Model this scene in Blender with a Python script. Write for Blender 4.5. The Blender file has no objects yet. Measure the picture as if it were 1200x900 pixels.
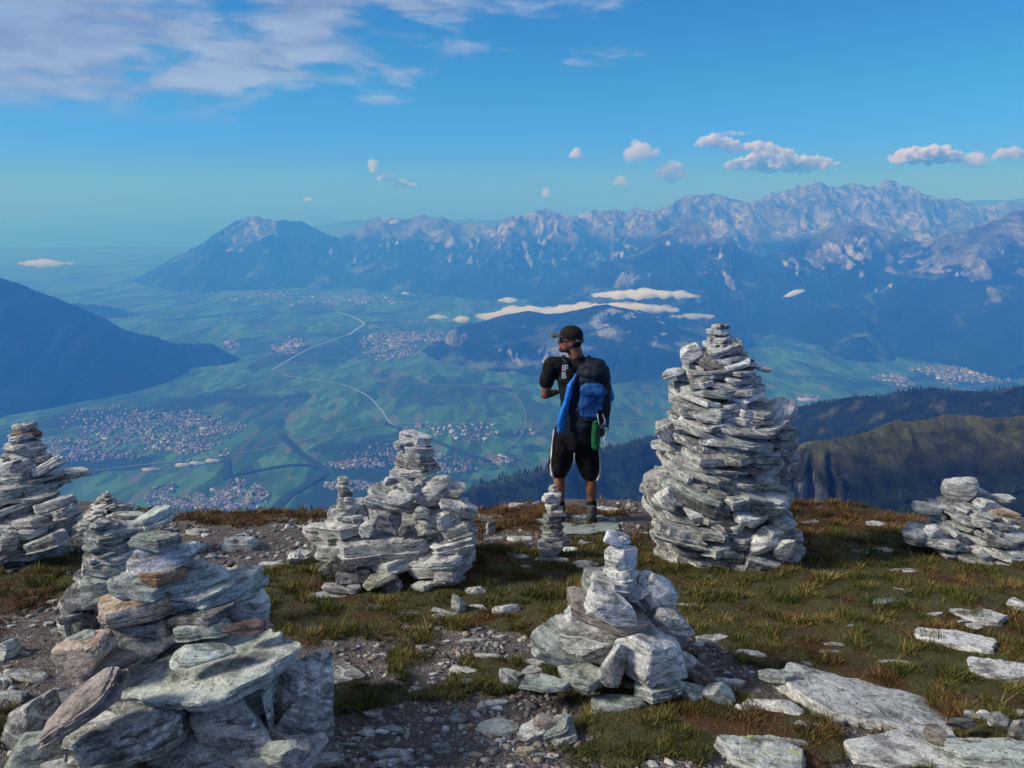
import bpy, bmesh, math, random
import numpy as np
from math import radians as R, sin, cos, tan, pi
from mathutils import Vector, Matrix, Euler

# ------------------------------------------------------------------ camera, world, sun, exposure
SC = bpy.context.scene
COL = SC.collection
F = 870.0                     # focal length in photograph pixels (1200 wide)
PITCH = R(13.6)
EYE = 1.6
CP, SP = cos(PITCH), sin(PITCH)

cam_d = bpy.data.cameras.new("camera")
cam_d.sensor_width = 36.0
cam_d.lens = 36.0 * F / 1200.0
cam_d.clip_start = 0.05
cam_d.clip_end = 200000.0
cam = bpy.data.objects.new("camera", cam_d)
cam.location = (0, 0, EYE)
cam.rotation_euler = (pi / 2 - PITCH, 0, 0)
COL.objects.link(cam)
SC.camera = cam

SUN_EL, SUN_AZ = R(34), R(-100)     # azimuth from the view direction (+Y), negative = left
world = bpy.data.worlds.new("World")
SC.world = world
world.use_nodes = True
SC.view_settings.view_transform = 'Standard'
SC.view_settings.look = 'None'
SC.view_settings.exposure = EXPOSURE = 0.0
SC.view_settings.gamma = 1.0
SC.view_settings.use_curve_mapping = False
SC.render.engine = 'CYCLES'
SC.cycles.use_denoising = True
SC.cycles.max_bounces = 12
SC.cycles.diffuse_bounces = 3
SC.cycles.glossy_bounces = 2
SC.cycles.volume_bounces = 12
SC.cycles.transparent_max_bounces = 24
SC.cycles.caustics_reflective = False
SC.cycles.caustics_refractive = False

sun_d = bpy.data.lights.new("sun", 'SUN')
sun_d.energy = 3.8
sun_d.angle = R(11)
sun_d.color = (1.0, 0.965, 0.93)
sun = bpy.data.objects.new("sun", sun_d)
sdir = Vector((sin(SUN_AZ) * cos(SUN_EL), cos(SUN_AZ) * cos(SUN_EL), sin(SUN_EL)))
sun.rotation_euler = (-sdir).to_track_quat('-Z', 'Y').to_euler()
sun.location = (-30, 10, 40)
COL.objects.link(sun)


class NT:
    """small node-tree helper"""
    def __init__(s, tree):
        s.t = tree
        s.n = tree.nodes
        s.l = tree.links

    def new(s, kind, **kw):
        nd = s.n.new(kind)
        for k, v in kw.items():
            setattr(nd, k, v)
        return nd

    def inp(s, nd, **kw):
        for k, v in kw.items():
            key = int(k[1:]) if k[0] == '_' and k[1:].isdigit() else k.replace('_', ' ')
            sock = nd.inputs[key]
            if hasattr(v, 'is_linked') or isinstance(v, bpy.types.NodeSocket):
                s.l.new(v, sock)
            else:
                sock.default_value = v
        return nd

    def math(s, op, a, b=0.0, c=None, clamp=False):
        nd = s.new('ShaderNodeMath', operation=op)
        nd.use_clamp = clamp
        for i, v in enumerate((a, b) if c is None else (a, b, c)):
            if isinstance(v, bpy.types.NodeSocket):
                s.l.new(v, nd.inputs[i])
            else:
                nd.inputs[i].default_value = v
        return nd.outputs[0]

    def vmath(s, op, a, b=(0, 0, 0)):
        nd = s.new('ShaderNodeVectorMath', operation=op)
        for i, v in enumerate((a, b)):
            if isinstance(v, bpy.types.NodeSocket):
                s.l.new(v, nd.inputs[i])
            elif op == 'SCALE' and i == 1:
                nd.inputs['Scale'].default_value = v
            else:
                nd.inputs[i].default_value = v
        return nd.outputs[0]

    def noise(s, vec, scale, detail=4, rough=0.55, dist=0.0, out=0):
        nd = s.new('ShaderNodeTexNoise')
        nd.inputs['Scale'].default_value = scale
        nd.inputs['Detail'].default_value = detail
        nd.inputs['Roughness'].default_value = rough
        nd.inputs['Distortion'].default_value = dist
        if vec is not None:
            s.l.new(vec, nd.inputs['Vector'])
        return nd.outputs[out]

    def ramp(s, fac, stops, interp='LINEAR'):
        nd = s.new('ShaderNodeValToRGB')
        nd.color_ramp.interpolation = interp
        el = nd.color_ramp.elements
        while len(el) < len(stops):
            el.new(0.5)
        for e, (p, c) in zip(el, stops):
            e.position = p
            e.color = (c, c, c, 1) if isinstance(c, (int, float)) else (*c[:3], 1)
        s.l.new(fac, nd.inputs[0])
        return nd.outputs[0]

    def mix(s, fac, a, b, mode='MIX'):
        nd = s.new('ShaderNodeMix', data_type='RGBA', blend_type=mode)
        for i, v in ((0, fac), (6, a), (7, b)):
            if isinstance(v, bpy.types.NodeSocket):
                s.l.new(v, nd.inputs[i])
            elif i == 0:
                nd.inputs[i].default_value = v
            else:
                nd.inputs[i].default_value = (v, v, v, 1) if isinstance(v, (int, float)) else (*v[:3], 1)
        return nd.outputs[2]

    def smooth(s, v, a, b, lo=0.0, hi=1.0):
        nd = s.new('ShaderNodeMapRange', interpolation_type='SMOOTHSTEP')
        for i, x in enumerate((v, a, b, lo, hi)):
            if isinstance(x, bpy.types.NodeSocket):
                s.l.new(x, nd.inputs[i])
            else:
                nd.inputs[i].default_value = x
        return nd.outputs[0]


# ---- sky: Nishita with a high cloud layer laid on a plane far above
def build_world():
    k = NT(world.node_tree)
    k.n.clear()
    out = k.new('ShaderNodeOutputWorld')
    bg = k.new('ShaderNodeBackground')
    bg.inputs['Strength'].default_value = 0.14
    k.l.new(bg.outputs[0], out.inputs[0])
    sky = k.new('ShaderNodeTexSky', sky_type='NISHITA')
    sky.sun_disc = False
    sky.sun_elevation = SUN_EL
    sky.sun_rotation = SUN_AZ
    sky.altitude = 2200
    sky.air_density = 1.0
    sky.dust_density = 0.2
    sky.ozone_density = 2.5
    tc = k.new('ShaderNodeTexCoord')
    d = tc.outputs['Generated']
    sep = k.new('ShaderNodeSeparateXYZ')
    k.l.new(d, sep.inputs[0])
    dx, dy, dz = sep.outputs
    zc = k.math('MAXIMUM', dz, 0.02)
    px = k.math('DIVIDE', dx, zc)
    py = k.math('DIVIDE', dy, zc)
    cmb = k.new('ShaderNodeCombineXYZ')
    k.l.new(px, cmb.inputs[0]); k.l.new(py, cmb.inputs[1])
    P = k.vmath('MULTIPLY', d, (4.2, 4.2, 15.0))
    n1 = k.noise(P, 1.25, 8, 0.56, 0.25)
    n2 = k.noise(P, 2.6, 7, 0.58, 0.2)
    dens = k.math('ADD', k.math('MULTIPLY', n1, 0.62), k.math('MULTIPLY', n2, 0.38))
    # the bank covers the sky above and to the left, thinning to the right and towards the horizon
    edge = k.math('ADD', k.math('MULTIPLY', px, 0.45), k.math('MULTIPLY', k.math('SUBTRACT', py, 5.2), 0.26))
    cover = k.smooth(edge, 2.0, -2.4, -0.30, 0.26)
    a = k.smooth(k.math('ADD', dens, cover), 0.46, 0.62)
    a = k.math('MULTIPLY', a, k.smooth(dz, 0.085, 0.13))
    over = k.smooth(dz, 0.27, 0.50)  # full cloud cover overhead, out of view, added for neutral ambient light
    a = k.math('MAXIMUM', a, over)
    thick = k.math('MULTIPLY', k.smooth(k.math('ADD', dens, cover), 0.56, 0.86), k.smooth(dz, 0.13, 0.24, 0.45, 1.0))
    ccol = k.mix(thick, (2.15, 2.85, 4.3), (0.75, 1.45, 2.6))
    ccol = k.mix(k.smooth(dz, 0.30, 0.55), ccol, (1.6, 1.85, 2.4))
    rp = k.smooth(n2, 0.35, 0.65, 0.75, 1.25)
    ccol = k.mix(1.0, ccol, rp, 'MULTIPLY')
    grade = k.mix(1.0, sky.outputs[0], (SKYR, SKYG, SKYB), 'MULTIPLY')
    hz = k.smooth(dz, -0.02, 0.16, 1.0, 0.0)
    grade = k.mix(hz, grade, k.mix(1.0, grade, (0.90, 0.55, 2.3), 'MULTIPLY'))
    grade = k.mix(k.smooth(dz, 0.03, -0.055), grade, k.mix(1.0, grade, (0.52, 0.78, 1.05), 'MULTIPLY'))
    col = k.mix(k.math('MULTIPLY', a, 0.92), grade, ccol)
    k.l.new(col, bg.inputs['Color'])


SKYR, SKYG, SKYB = 0.165, 0.59, 0.88
build_world()


# ------------------------------------------------------------------ helpers
def at(u, v, Y):
    """world point seen at photograph pixel (u, v) at forward distance Y (m)"""
    x = (u - 600.0) / F
    y = (450.0 - v) / F
    q = CP + y * SP
    return (x * Y / q, Y, EYE + Y * (-SP + y * CP) / q)


def px_m(p):
    """metres per photograph pixel at world point p"""
    return (p[1] * CP - (p[2] - EYE) * SP) / F


def tag(o, label=None, cat=None, group=None, kind=None):
    if label: o['label'] = label
    if cat: o['category'] = cat
    if group: o['group'] = group
    if kind: o['kind'] = kind
    return o


def mesh_np(name, V, Fc, mat=None, smooth=True, col=None, parent=None, col2=None, matidx=None):
    """V (n,3), Fc (m,3|4) integer faces -> linked object"""
    V = np.asarray(V, np.float32)
    Fc = np.asarray(Fc, np.int32)
    me = bpy.data.meshes.new(name)
    me.vertices.add(len(V))
    me.vertices.foreach_set('co', V.ravel())
    k = Fc.shape[1]
    me.loops.add(Fc.size)
    me.loops.foreach_set('vertex_index', Fc.ravel())
    me.polygons.add(len(Fc))
    me.polygons.foreach_set('loop_start', np.arange(0, Fc.size, k, dtype=np.int32))
    me.polygons.foreach_set('loop_total', np.full(len(Fc), k, np.int32))
    if smooth:
        me.polygons.foreach_set('use_smooth', np.ones(len(Fc), bool))
    if col is not None:
        a = me.color_attributes.new('Col', 'FLOAT_COLOR', 'POINT')
        c = np.ones((len(V), 4), np.float32)
        c[:, :col.shape[1]] = col
        a.data.foreach_set('color', c.ravel())
    if col2 is not None:
        a = me.color_attributes.new('Rock', 'FLOAT_COLOR', 'POINT')
        c = np.ones((len(V), 4), np.float32)
        c[:, :col2.shape[1]] = col2
        a.data.foreach_set('color', c.ravel())
    me.update(calc_edges=True)
    me.validate()
    mats = mat if isinstance(mat, (list, tuple)) else [mat]
    for m in mats:
        if m: me.materials.append(m)
    if matidx is not None:
        me.polygons.foreach_set('material_index', np.asarray(matidx, np.int32))
    o = bpy.data.objects.new(name, me)
    COL.objects.link(o)
    if parent is not None:
        o.parent = parent
    return o


def _h(ix, iy, seed):
    with np.errstate(over='ignore'):
        n = (ix.astype(np.int64) * 374761393 + iy.astype(np.int64) * 668265263 + seed * 2147483629) & 0xffffffff
        n = ((n ^ (n >> 13)) * 1274126177) & 0xffffffff
        n = (n ^ (n >> 16)) & 0xffffffff
    return n


def pn(x, y, seed=0):
    """2-D gradient noise, about -1..1"""
    xi = np.floor(x); yi = np.floor(y)
    fx = x - xi; fy = y - yi
    xi = xi.astype(np.int64); yi = yi.astype(np.int64)
    u = fx * fx * fx * (fx * (fx * 6 - 15) + 10)
    w = fy * fy * fy * (fy * (fy * 6 - 15) + 10)

    def g(ox, oy):
        a = _h(xi + ox, yi + oy, seed) * (2 * pi / 4294967296.0)
        return np.cos(a) * (fx - ox) + np.sin(a) * (fy - oy)
    n0 = g(0, 0) * (1 - u) + g(1, 0) * u
    n1 = g(0, 1) * (1 - u) + g(1, 1) * u
    return (n0 * (1 - w) + n1 * w) * 1.5


def fbm(x, y, oct=5, seed=0, gain=0.5):
    s = 0; a = 1.0; t = 0
    for i in range(oct):
        s = s + a * pn(x, y, seed + i * 17); t += a
        x = x * 2.03 + 11.3; y = y * 2.03 - 7.7; a *= gain
    return s / t


def ridged(x, y, oct=5, seed=0, gain=0.5):
    s = 0; a = 1.0; t = 0; w = 1.0
    for i in range(oct):
        n = 1 - np.abs(pn(x, y, seed + i * 31)) * 1.25
        n = n * n * w
        w = np.clip(n * 1.6, 0, 1)
        s = s + a * n; t += a
        x = x * 2.07 + 5.1; y = y * 2.07 + 9.2; a *= gain
    return s / t


def sstep(x, a, b):
    t = np.clip((x - a) / (b - a), 0, 1)
    return t * t * (3 - 2 * t)


def grid_faces(nr, nc):
    i = np.arange(nr - 1)[:, None] * nc + np.arange(nc - 1)[None, :]
    return np.stack([i, i + 1, i + nc + 1, i + nc], -1).reshape(-1, 4)


def mat_new(name):
    m = bpy.data.materials.new(name)
    m.use_nodes = True
    k = NT(m.node_tree)
    b = k.n['Principled BSDF']
    return m, k, b
# ------------------------------------------------------------------ far terrain
def flat_mat(name, c, rough=0.8, spec=0.2):
    m, k, b = mat_new(name)
    b.inputs['Base Color'].default_value = (*c, 1)
    b.inputs['Roughness'].default_value = rough
    b.inputs['Specular IOR Level'].default_value = spec
    return m


FLOOR = -1650.0


def terrain_mat(name, bump=0.0, scale=0.01, rough=0.9):
    m, k, b = mat_new(name)
    at_ = k.new('ShaderNodeAttribute', attribute_name='Col')
    geo = k.new('ShaderNodeNewGeometry')
    n = k.noise(geo.outputs['Position'], scale, 10, 0.72)
    f = k.smooth(n, 0.32, 0.68, 0.35, 1.65)
    c = k.mix(1.0, at_.outputs['Color'], f, 'MULTIPLY')
    k.l.new(c, b.inputs['Base Color'])
    b.inputs['Roughness'].default_value = rough
    b.inputs['Specular IOR Level'].default_value = 0.15
    if bump:
        bp = k.new('ShaderNodeBump')
        bp.inputs['Strength'].default_value = 1.0
        bp.inputs['Distance'].default_value = bump
        k.l.new(k.noise(geo.outputs['Position'], scale * 1.5, 10, 0.7), bp.inputs['Height'])
        k.l.new(bp.outputs[0], b.inputs['Normal'])
    return m


def far_mat():
    m, k, b = mat_new('mountain_rock_and_forest')
    a1 = k.new('ShaderNodeAttribute', attribute_name='Col'); a2 = k.new('ShaderNodeAttribute', attribute_name='Rock')
    sp = k.new('ShaderNodeSeparateColor'); k.l.new(a2.outputs['Color'], sp.inputs[0])
    pos = k.new('ShaderNodeNewGeometry').outputs['Position']
    streak = k.noise(k.vmath('MULTIPLY', pos, (0.0050, 0.0022, 0.0017)), 1.0, 10, 0.70, 0.5)
    blot = k.noise(pos, 0.0022, 10, 0.70, 0.3)
    fine = k.noise(k.vmath('MULTIPLY', pos, (0.013, 0.008, 0.006)), 1.0, 8, 0.72)
    mixn = k.math('ADD', k.math('MULTIPLY', k.math('SUBTRACT', streak, 0.5), 1.5), k.math('MULTIPLY', k.math('SUBTRACT', blot, 0.5), 1.5))
    rk = k.smooth(k.math('ADD', sp.outputs[0], mixn), 0.42, 0.58)
    f = k.smooth(blot, 0.34, 0.66, 0.35, 1.75)
    low = k.mix(1.0, a1.outputs['Color'], f, 'MULTIPLY')
    rc = k.mix(k.smooth(streak, 0.40, 0.60), (0.11, 0.12, 0.14), (0.50, 0.51, 0.54))
    rc = k.mix(1.0, rc, k.smooth(fine, 0.34, 0.66, 0.55, 1.45), 'MULTIPLY')
    t2 = k.math('MULTIPLY', sp.outputs[1], 2.0)
    rc = k.mix(1.0, rc, t2, 'MULTIPLY')
    k.l.new(k.mix(rk, low, rc), b.inputs['Base Color'])
    b.inputs['Roughness'].default_value = 0.95; b.inputs['Specular IOR Level'].default_value = 0.1
    bp = k.new('ShaderNodeBump'); bp.inputs['Strength'].default_value = 1.0; bp.inputs['Distance'].default_value = 190
    k.l.new(k.math('ADD', streak, k.math('MULTIPLY', fine, 0.35)), bp.inputs['Height'])
    k.l.new(bp.outputs[0], b.inputs['Normal'])
    return m


M_FAR = far_mat()
M_NEAR = terrain_mat('hillside_grass_and_forest', 22, 0.030)

rng = np.random.default_rng(5)


def spurs(ridge, every, toward=(0, -1), fall=0.42, spread=0.5, length=1.0, floor=FLOOR, seed=0, keep=1.0):
    """side ridges running down from a main ridge"""
    r = np.random.default_rng(seed)
    out = []
    P = np.array(ridge)
    for a, b in zip(P[:-1], P[1:]):
        L = np.hypot(*(b - a)[:2])
        n = max(1, int(L / every))
        for i in range(n):
            if r.random() > keep: continue
            t = (i + r.random()) / n
            p = a + (b - a) * t
            ang = (r.random() - 0.5) * 2 * spread
            d = np.array([toward[0] * cos(ang) - toward[1] * sin(ang), toward[0] * sin(ang) + toward[1] * cos(ang)])
            hh = (p[2] - floor)
            Ls = hh / fall * (0.55 + 0.5 * r.random()) * length
            pts = [p - np.array([0, 0, 15.0])]
            q = p[:2].copy()
            ns = 5
            for s in range(1, ns + 1):
                ang += (r.random() - 0.5) * 0.55
                d = np.array([toward[0] * cos(ang) - toward[1] * sin(ang), toward[0] * sin(ang) + toward[1] * cos(ang)])
                q = q + d * Ls / ns
                f = s / ns
                z = p[2] - hh * (f ** 0.85) * (0.92 + 0.12 * (r.random() - 0.5))
                pts.append(np.array([q[0], q[1], z]))
            out.append(pts)
    return out


def tents(X, Y, ridges, slope, base=None, curve=0.0, power=1.0):
    H = np.full(X.shape, -1e9) if base is None else base.copy()
    for rd in ridges:
        sl = slope
        if isinstance(rd, tuple): sl, rd = rd
        P = np.array(rd)
        for a, b in zip(P[:-1], P[1:]):
            d = b - a
            L2 = d[0] ** 2 + d[1] ** 2 + 1e-6
            t = np.clip(((X - a[0]) * d[0] + (Y - a[1]) * d[1]) / L2, 0, 1)
            D = np.hypot(X - a[0] - t * d[0], Y - a[1] - t * d[1])
            h = a[2] + t * d[2] - sl * D
            np.maximum(H, h, out=H)
    return H


def polar(u0, u1, Y0, Y1, nu, ny, power=1.0):
    t0, t1 = (u0 - 600) / F / CP, (u1 - 600) / F / CP
    tt = np.linspace(t0, t1, nu)[None, :]
    s = np.linspace(0, 1, ny)[:, None]
    Yv = Y0 * (Y1 / Y0) ** s
    return tt * Yv, Yv + 0 * tt


def normals_slope(X, Y, H):
    dzy = np.gradient(H, axis=0) / (np.gradient(Y, axis=0) + 1e-9)
    dxc = np.gradient(X, axis=1)
    dzx = np.gradient(H, axis=1) / (dxc + 1e-9)
    return np.hypot(dzx, dzy)


def lerp3(a, b, t):
    return np.asarray(a)[None, :] * (1 - t[:, None]) + np.asarray(b)[None, :] * t[:, None]


def alpine_color(X, Y, H, rock_alt, tree_alt, seed, rockcol=(0.46, 0.45, 0.47), rockiness=1.0):
    S = normals_slope(X, Y, H).ravel()
    x, y, h = X.ravel(), Y.ravel(), H.ravel()
    n = fbm(x / 900, y / 900, 5, seed)
    n2 = fbm(x / 260, y / 260, 4, seed + 9)
    n3 = ridged(x / 1100 + 0.7 * n, h / 1100 + y / 2500 + 0.7 * n, 5, seed + 5, 0.55)
    forest = np.array((0.010, 0.020, 0.014)); meadow = np.array((0.10, 0.135, 0.06)); rock = np.array(rockcol)
    alp = np.array((0.16, 0.17, 0.11))
    c = lerp3(forest, meadow, sstep(n + 0.35 * n2, 0.10, 0.24) * (1 - sstep(S, 0.45, 0.8)))
    c = c * (1 - sstep(h + 260 * n, tree_alt - 120, tree_alt + 120))[:, None] + alp * sstep(h + 260 * n, tree_alt - 120, tree_alt + 120)[:, None]
    rk = sstep(h + 420 * n + 260 * n2 + 620 * (n3 - 0.4), rock_alt - 150, rock_alt + 200)
    cliff = sstep(S + 0.35 * n2, 1.0, 1.3) * sstep(h + 500 * n, tree_alt - 650, tree_alt - 200)
    rk = np.clip(np.maximum(rk * 0.9, cliff), 0, 1) * rockiness
    tint = (0.78 + 0.7 * (n3 - 0.35) + 0.30 * n2)[:, None]
    return np.clip(c, 0.008, 0.6), np.stack([rk, np.clip(tint[:, 0] * 0.5, 0, 1), np.full_like(rk, rock[0])], 1)


def ridge_from(pts):
    return [np.array(at(*p)) for p in pts]


def range_mesh(name, pts, u0, u1, Y0, Y1, nu, ny, slope, every, fall, seed, extra=(), amp=0.12, back=0.7,
               floor=FLOOR, rock_alt=-250, tree_alt=-500, warp=260, spread=0.5, mat=None, rockcol=(0.46, 0.45, 0.47),
               label=None, sink=60, rockiness=1.0, gully=230, terrace=False, spots=(), noise_scale=1500.0, toward=(0, -1)):
    q_ = 0.58 if name == 'mountain_range' else 0.45
    nu = int(nu * q_); ny = int(ny * q_)
    X, Y = polar(u0, u1, Y0, Y1, nu, ny)
    main = ridge_from(pts)
    ridges = [main] + spurs(main, every, toward=toward, fall=fall, spread=spread, seed=seed, floor=floor)
    for e in extra:
        er = ridge_from(e)
        ridges.append(er)
        ridges += spurs(er, every * 0.8, toward=toward, fall=fall, spread=0.8, seed=seed + 3, floor=floor, length=0.6)
    wx = 0.6 * warp * fbm(X / (noise_scale * .6), Y / (noise_scale * .6), 4, seed + 40)
    wy = warp * fbm(X / (noise_scale * .6) + 9, Y / (noise_scale * .6) - 5, 4, seed + 41)
    # the crest line itself is kept where it was drawn
    H = tents(X + wx * 1.0, Y + wy, ridges, slope)
    rel = np.clip(H - floor, 0, None)
    Dm0 = np.full(X.shape, 1e9)
    for a, b in zip(main[:-1], main[1:]):
        d = b - a
        t = np.clip(((X - a[0]) * d[0] + (Y - a[1]) * d[1]) / (d[0] ** 2 + d[1] ** 2), 0, 1)
        Dm0 = np.minimum(Dm0, np.hypot(X - a[0] - t * d[0], Y - a[1] - t * d[1]))
    gw = 0.5 * fbm(X / 1500, Y / 1500, 3, seed + 70)
    gul = ridged(X / (noise_scale * .5) + gw, H / 2200 + gw, 4, seed + 71, 0.6) - 0.4
    H = H + (0.22 * gully + 0.78 * gully * sstep(Dm0, 100, 900)) * gul * np.clip(rel / 500, 0, 1)
    Pm = np.array(main); Dm = np.full(X.shape, 1e9)
    for a, b in zip(Pm[:-1], Pm[1:]):
        d = b - a
        t = np.clip(((X - a[0]) * d[0] + (Y - a[1]) * d[1]) / (d[0] ** 2 + d[1] ** 2), 0, 1)
        Dm = np.minimum(Dm, np.hypot(X - a[0] - t * d[0], Y - a[1] - t * d[1]))
    cm = 0.28 + 0.72 * sstep(Dm, 100, 1000)
    n = cm * (ridged(X / noise_scale, Y / noise_scale, 6, seed + 60, 0.55) - 0.42)
    n2 = fbm(X / (noise_scale * .15), Y / (noise_scale * .15), 4, seed + 61)
    H = H + rel * amp * n * 2.1 + rel * 0.018 * n2 + 26 * ridged(X / 420, Y / 420, 3, seed + 66) * np.clip(rel / 800, 0, 1)
    if terrace:
        rl = H - floor
        H = H + 120 * sstep(rl + 60 * fbm(X / 300, Y / 300, 4, seed), 60, 90)
    H = np.maximum(H, floor - sink)
    col, rkc = alpine_color(X, Y, H, rock_alt, tree_alt, seed + 80, rockcol, rockiness)
    if terrace:
        rl = (H - floor).ravel()
        nb = fbm(X.ravel() / 500, Y.ravel() / 500, 3, seed + 5)
        rkc[:, 0] += 0.75 * sstep(rl, 60, 110) * (1 - sstep(rl, 210, 270)) * sstep(nb, -0.15, 0.2)
    for (su, sv, sy, sr) in spots:
        q = at(su, sv, sy)
        rkc[:, 0] += 0.8 * np.exp(-(((X - q[0]) ** 2 + (Y - q[1]) ** 2) / sr ** 2)).ravel()
    rkc[:, 0] = np.clip(rkc[:, 0], 0, 1)
    o = mesh_np(name, np.stack([X, Y, H], -1).reshape(-1, 3), grid_faces(ny, nu), mat or M_FAR, True, col, col2=rkc)
    tag(o, kind='structure')
    if label: o['label'] = label
    return o


def build_far():
    # faint hills closing the horizon far behind everything
    range_mesh('distant_hills', [(-500, 290, 27000), (-200, 287, 27000), (0, 290, 26500), (150, 288, 27000), (300, 288, 27500), (380, 262, 27000), (430, 256, 27000),
                                 (560, 257, 27000), (700, 262, 26500), (900, 262, 27000), (1100, 236, 26500),
                                 (1200, 232, 26500), (1500, 228, 27000), (1900, 240, 27000)],
               -700, 1900, 21000, 28500, 500, 110, 0.45, 2500, 0.4, 11, amp=0.05, rockiness=0.0, mat=flat_mat('far_lowland', (0.05, 0.09, 0.06)))
    # main alpine range on the right half, back crest
    range_mesh('mountain_range',
               [(640, 268, 17425), (690, 262, 17425), (760, 246, 17425), (795, 238, 17000), (806, 227, 17000), (815, 226, 17000), (840, 229, 17000), (880, 236, 17000), (920, 231, 17425),
                (936, 217, 17850), (942, 222, 17850), (952, 213, 17850), (972, 218, 17850), (1005, 217, 17850), (1033, 218, 17850), (1042, 210, 17850), (1052, 216, 17850),
                (1085, 228, 17850), (1125, 236, 18275), (1150, 242, 18275), (1175, 236, 18275), (1200, 240, 18275), (1300, 235, 18275), (1450, 250, 18275)],
               560, 1400, 11500, 21000, 900, 380, 0.52, 800, 0.30, 21, amp=0.11, rock_alt=-480, tree_alt=-700, warp=150,
               extra=([(806, 228, 17000), (765, 262, 15555), (735, 290, 14620), (720, 330, 13855)],
                      [(955, 216, 17850), (930, 245, 16575), (905, 275, 15555), (890, 310, 14620)],
                      [(1040, 212, 17850), (1030, 245, 16575), (1010, 262, 15725)]))
    # nearer buttresses left of centre
    range_mesh('mountain_range',
               [(385, 285, 17940), (412, 272, 17940), (440, 256, 17664), (455, 254, 17664), (478, 258, 17480), (500, 250, 17480), (520, 254, 17480), (540, 261, 17664), (560, 262, 17480), (578, 268, 17020),
                (592, 258, 16560), (612, 252, 16560), (632, 247, 16560), (655, 250, 16560), (680, 256, 16560), (700, 246, 16560), (716, 244, 16744), (735, 246, 16744),
                (745, 242, 16744), (765, 250, 17020), (790, 252, 17020), (830, 262, 17020)],
               340, 900, 11500, 19500, 700, 340, 0.60, 600, 0.40, 33, amp=0.12, rock_alt=-480, tree_alt=-700, warp=170,
               extra=([(612, 253, 16560), (596, 275, 15180), (588, 300, 14352), (585, 330, 13800)],
                      [(715, 246, 16744), (690, 275, 15456), (660, 310, 14260)],
                      [(700, 246, 16744), (640, 285, 15180), (630, 320, 13984)]))
    # dark right hand massif in front of the range
    range_mesh('mountain_range',
               [(640, 385, 11000), (690, 352, 11400), (735, 330, 11644), (760, 300, 11890), (790, 268, 12300), (815, 262, 12300), (850, 292, 12300), (890, 302, 12136), (930, 292, 11890), (965, 272, 11890), (1000, 259, 11726), (1020, 266, 11644), (1050, 272, 11480), (1085, 290, 11316),
                (1110, 296, 11152), (1135, 276, 10660), (1165, 256, 10250), (1200, 243, 10004), (1300, 215, 9840), (1450, 210, 9840)],
               560, 1400, 7000, 13500, 900, 380, 0.52, 500, 0.36, 44, amp=0.10, rock_alt=-340, tree_alt=-560, warp=170, rockiness=0.85,
               spots=[(735, 300, 11300, 260), (1075, 285, 10600, 300), (960, 290, 11200, 300), (1130, 290, 10200, 260)])
    # the solitary peak on the left across the valley
    range_mesh('mountain',
               [(120, 345, 16500), (170, 320, 16600), (215, 296, 16800), (250, 276, 17000), (275, 260, 17000), (292, 252, 17000), (300, 252, 17000), (318, 258, 17100), (340, 259, 17300), (352, 258, 17400), (375, 270, 17500),
                (400, 279, 17600), (430, 286, 17800), (470, 300, 18000), (520, 312, 18000)],
               40, 600, 13600, 20000, 620, 240, 0.62, 800, 0.45, 55, amp=0.08, rock_alt=-60, tree_alt=-260, warp=120, rockiness=0.9,
               spots=[(303, 258, 17000, 330), (294, 266, 16650, 330), (284, 277, 16350, 300), (272, 288, 16050, 260), (312, 268, 16700, 260)])
    # mountain flank at the left edge, and the fainter ridges behind it
    range_mesh('mountain',
               [(-500, 215, 6400), (-300, 250, 6600), (-120, 288, 6800), (-40, 312, 6900), (0, 324, 7000), (30, 336, 7050), (60, 346, 7100), (90, 366, 7200), (120, 379, 7300), (160, 392, 7500), (200, 402, 7700), (222, 402, 7800),
                (245, 400, 7900), (262, 412, 8000), (285, 432, 8100), (310, 452, 8000)],
               -350, 420, 5000, 11000, 520, 300, 0.72, 500, 0.55, 66, amp=0.07, rock_alt=-100, tree_alt=-200, warp=90, spread=0.5, sink=40, rockiness=0.5)
    range_mesh('mountain',
               [(-200, 335, 11000), (0, 345, 11000), (80, 355, 11000), (125, 358, 11200), (165, 366, 11400), (200, 380, 11600), (240, 398, 11800), (290, 405, 11800)],
               -300, 380, 9000, 13500, 360, 130, 0.5, 700, 0.5, 67, amp=0.07, rock_alt=500, tree_alt=600, warp=90)
    # low wooded hill in the middle of the valley
    range_mesh('hill',
               [(385, 462, 7700), (425, 440, 8100), (450, 428, 8200), (480, 418, 8300), (520, 404, 8500), (560, 402, 8600), (590, 392, 8600), (620, 376, 8600), (640, 379, 8600), (670, 378, 8500), (700, 371, 8500), (712, 369, 8500), (730, 372, 8500), (755, 380, 8500),
                (790, 388, 8500), (830, 400, 8500), (870, 420, 8400), (910, 440, 8300)],
               360, 1000, 6000, 10500, 640, 320, 0.27, 300, 0.20, 77, terrace=True, gully=60, amp=0.14, rock_alt=-1200, tree_alt=-900, warp=80, sink=12, rockiness=0.65, noise_scale=800)


build_far()

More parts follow.
